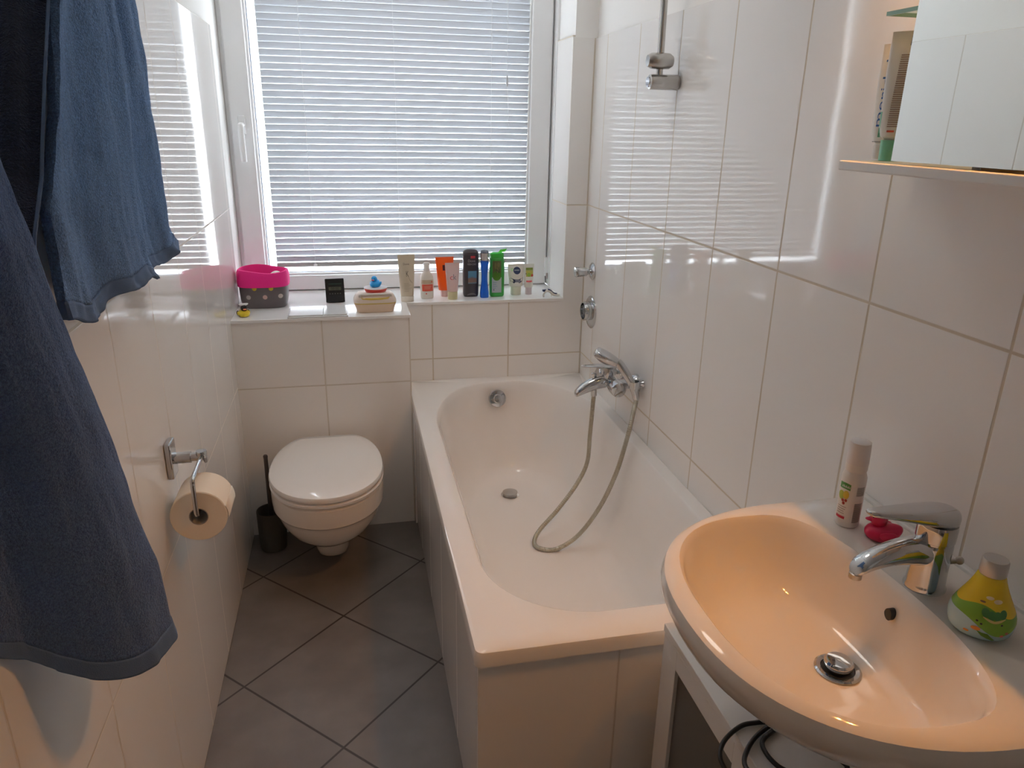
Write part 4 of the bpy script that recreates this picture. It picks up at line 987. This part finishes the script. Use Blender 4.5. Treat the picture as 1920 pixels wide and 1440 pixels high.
def shower_gel(loc, rz, label):
    root = thing('shower_gel_bottle', loc, label, 'bottle', None, math.radians(rz))
    ch = mat('charcoal_plastic', (.050, .043, .048), .3)
    b = Bottle([(0, .028, .016, 3.2), (.003, .0305, .0185, 3.2), (.012, .032, .020, 3.2), (.10, .033, .021, 3.2), (.165, .033, .021, 3.2), (.175, .0325, .020, 3.0)])
    body = part('bottle_body', b.geo(), ch, root)
    part('bottle_cap', Bottle([(.1754, .0325, .0202, 3), (.183, .0315, .0195, 2.8), (.190, .026, .016, 2.5), (.1945, .016, .010, 2.2), (.196, .004, .003, 2)]).geo(), ch, root)
    part('red_badge', b.rect(-.004, .015, .160, .170), mat('badge_red', (.52, .05, .06), .4), body)
    sv = mat('silver_ink', (.42, .40, .40), .4)
    part('brand_lettering', b.text('Dove', .000, .150, .030, .0105), sv, body)
    part('brand_lettering', b.text('MEN+CARE', .001, .136, .036, .008), sv, body)
    part('picture_sky', b.rect(-.015, .021, .078, .108), mat('print_blue', (.10, .28, .42), .4), body)
    part('picture_land', b.rect(-.015, .021, .060, .0785, warp=lambda u, z, a, c: (u, z+.006*c*math.sin(PI*a))), mat('print_brown', (.26, .17, .13), .5), body)
    part('picture_sea', b.rect(-.015, .021, .056, .061), mat('print_teal', (.16, .26, .30), .4), body)
    part('label_notch', b.poly([(.018*math.cos(PI*k/20)*1.1, .006+.010*math.sin(PI*k/20)) for k in range(21)]), mat('grey_sheen', (.16, .15, .16), .3), body)
shower_gel((.914, 2.748, ZS), 3, 'dark charcoal bottle with red badge and blue picture on the sill')

def aftershave():
    root = thing('perfume_bottle', (.966, 2.716, ZS), 'slim cobalt blue bottle with silver cap on the sill', 'bottle', None, math.radians(2))
    bm = mat('cobalt_glass', (.004, .115, .62), .08, coat=.5)
    b = Bottle([(0, .0165, .0145, 3), (.003, .018, .016, 3), (.02, .0175, .0155, 3), (.07, .0125, .0115, 3), (.10, .0125, .0115, 3), (.135, .016, .014, 3), (.148, .0175, .015, 3), (.150, .016, .014, 3)])
    part('bottle_body', b.geo(), bm, root)
    part('bottle_collar', Bottle([(.1503, .015, .013, 2), (.153, .015, .013, 2)]).geo(), bm, root)
    part('silver_cap', G().lathe([(.0155, .1533), (.0165, .155), (.0165, .183), (.0165, .1835)], (0, 0, 0), 'z', 28), mat('cap_silver', (.60, .58, .58), .25, metal=.9), root)
    part('cap_top', G().lathe([(.0172, .1838), (.0172, .1875), (.014, .193), (.003, .1955)], (0, 0, 0), 'z', 28), mat('cap_dark', (.16, .17, .22), .25, metal=.5), root)
aftershave()

def green_gel():
    root = thing('shower_gel_bottle', (1.021, 2.735, ZS), 'translucent green shower gel bottle with flipped-open lime cap', 'bottle', None, math.radians(2))
    gm = mat('green_plastic', (.035, .34, .05), .22, coat=.3); lm = mat('lime_plastic', (.12, .75, .06), .3)
    b = Bottle([(0, .027, .017, 3), (.003, .030, .0195, 3), (.01, .031, .021, 3), (.14, .032, .0215, 3), (.158, .031, .021, 2.8), (.1605, .028, .019, 2.6)])
    body = part('bottle_body', b.geo(), gm, root)
    cap = part('bottle_cap', Bottle([(.161, .0285, .0195, 2.6), (.170, .0295, .020, 2.6), (.178, .028, .019, 2.6), (.181, .022, .015, 2.4)]).geo(), mat('green_cap', (.03, .42, .04), .3), root)
    g = G().box(-.020, .020, -.003, .003, 0, .030); c_, s_ = math.cos(.95), math.sin(.95)
    g.v = [(.020+x*.75+z*.35, .006+y, .180+z*.45+x*.10) for x, y, z in g.v]
    part('flip_lid', g, lm, cap, smooth=False, bev=.003)
    part('label_dark', b.rect(-.022, .014, .088, .150), mat('label_olive', (.085, .105, .03), .4), body)
    part('label_leaf', b.disc(-.004, .088, .018, .020, .0008), mat('label_moss', (.06, .20, .01), .4), body)
    part('label_pale', b.rect(-.024, .016, .018, .082, .0004), mat('label_greyblue', (.42, .47, .50), .4), body)
    lf = mat('leaf_brown', (.16, .15, .05), .5)
    for u, z, ru, rz in ((-.010, .130, .004, .014), (.002, .134, .006, .010), (-.002, .112, .004, .012)): part('leaf_print', b.disc(u, z, ru, rz, .0009), lf, body)
    part('label_lettering', b.text('N', .000, .108, .014, .016, .0012), mat('ink_night', (.02, .04, .03), .5), body)
    t = G()
    for k, wd in enumerate((.016, .014, .018, .012)): q = b.rect(-.020, -.020+wd, .060-.008*k, .0625-.008*k, .0008, 6, 1); t.add(q.v, q.f)
    part('small_print', t, mat('ink_steel', (.22, .34, .42), .5), body)
    part('small_print', b.disc(-.016, .030, .0022, .0022, .0009), MATS['ink_night'], body)
green_gel()

wp = mat('cream_white_plastic', (.80, .78, .72), .3)
r, b, body = squeeze_tube('face_cream_tube', (1.108, 2.758, ZS), 3, 'white tube with a round navy emblem and navy band', .128, .036, .030, .0225, .036, wp, mat('ivory_cap', (.68, .68, .55), .3), .019)
navy = mat('navy_ink', (.010, .022, .085), .4)
part('round_emblem', b.disc(.002, .1015, .0158, .0150), navy, body)
part('brand_lettering', b.text('NIVEA', .002, .1030, .022, .0052, .0012), mat('ink_bright', (.85, .86, .86), .4), body)
part('green_mark', b.rect(-.022, -.0155, .100, .1105), mat('mark_green', (.25, .70, .14), .4), body)
part('green_mark', b.rect(-.0203, -.0172, .102, .1085, .0010), wp, body)
part('navy_band', b.poly([(-.030, .069), (-.025, .072), (-.017, .067), (-.008, .066), (.010, .066), (.020, .068), (.029, .073), (.028, .066), (.022, .055), (.012, .050), (-.014, .050), (-.018, .055), (-.026, .058)]), navy, body)
t = G()
for k in range(3): q = b.rect(-.008, .014, .0535+.0042*k, .0555+.0042*k, .0011, 6, 1); t.add(q.v, q.f)
part('band_print', t, mat('ink_cool', (.45, .48, .55), .5), body)
part('band_dot', b.disc(.019, .062, .0035, .004, .0012), wp, body)

r, b, body = squeeze_tube('hand_cream_tube', (1.162, 2.752, ZS), 2, 'smallest white tube with green and red print at the sill end', .128, .0225, .018, .0135, .030, wp, mat('rosy_cap', (.70, .60, .62), .3), .014)
part('green_banner', b.rect(-.014, .016, .102, .113), mat('banner_green', (.20, .28, .035), .4), body)
part('yellow_field', b.rect(-.014, .016, .076, .1015), mat('field_yellow', (.48, .44, .08), .4), body)
part('leaf_print', b.disc(-.002, .084, .008, .008, .0008), mat('field_green', (.22, .36, .04), .4), body)
part('berry_print', b.disc(.012, .081, .0055, .0055, .0010), mat('berry_print_red', (.50, .05, .03), .4), body)
part('stem_print', b.disc(-.0135, .088, .002, .003, .0010), ink, body)
part('red_band', b.rect(-.013, .011, .053, .0605), mat('band_red', (.60, .10, .10), .4), body)

def razor():
    root = thing('razor', (1.243, 2.688, ZS), 'white and navy blue razor lying at the right end of the sill', 'razor')
    W = mat('razor_white', (.80, .80, .74), .3); N = mat('razor_navy', (.015, .03, .13), .3)
    path = catmull([(1.212, 2.668, ZS+.026), (1.224, 2.672, ZS+.030), (1.238, 2.678, ZS+.024), (1.252, 2.684, ZS+.012), (1.270, 2.690, ZS+.007), (1.281, 2.693, ZS+.007)], 6)
    hd = part('razor_handle', G().tube(path, [.006]*8+[.0065]*(len(path)-8), 12), W, root, True)
    part('handle_grip', G().tube([Vector(p)+Vector((.001, -.002, .0045)) for p in path[6:24]], .0036, 10), N, hd, True)
    g = G().box(-.021, .021, -.007, .007, -.004, .004); c = Vector((1.214, 2.672, ZS+.031))
    g.v = [(c.x+x*.62, c.y+y+x*.35, c.z+z-x*.08) for x, y, z in g.v]
    part('razor_head', g, N, root, True, smooth=False, bev=.0015)
    part('razor_foot', G().tube(catmull([(1.214, 2.669, ZS+.024), (1.206, 2.668, ZS+.014), (1.209, 2.669, ZS+.005)], 5), .004, 10).tube(catmull([(1.240, 2.678, ZS+.020), (1.246, 2.680, ZS+.010), (1.242, 2.679, ZS+.005)], 5), .004, 10), W, root, True)
razor()
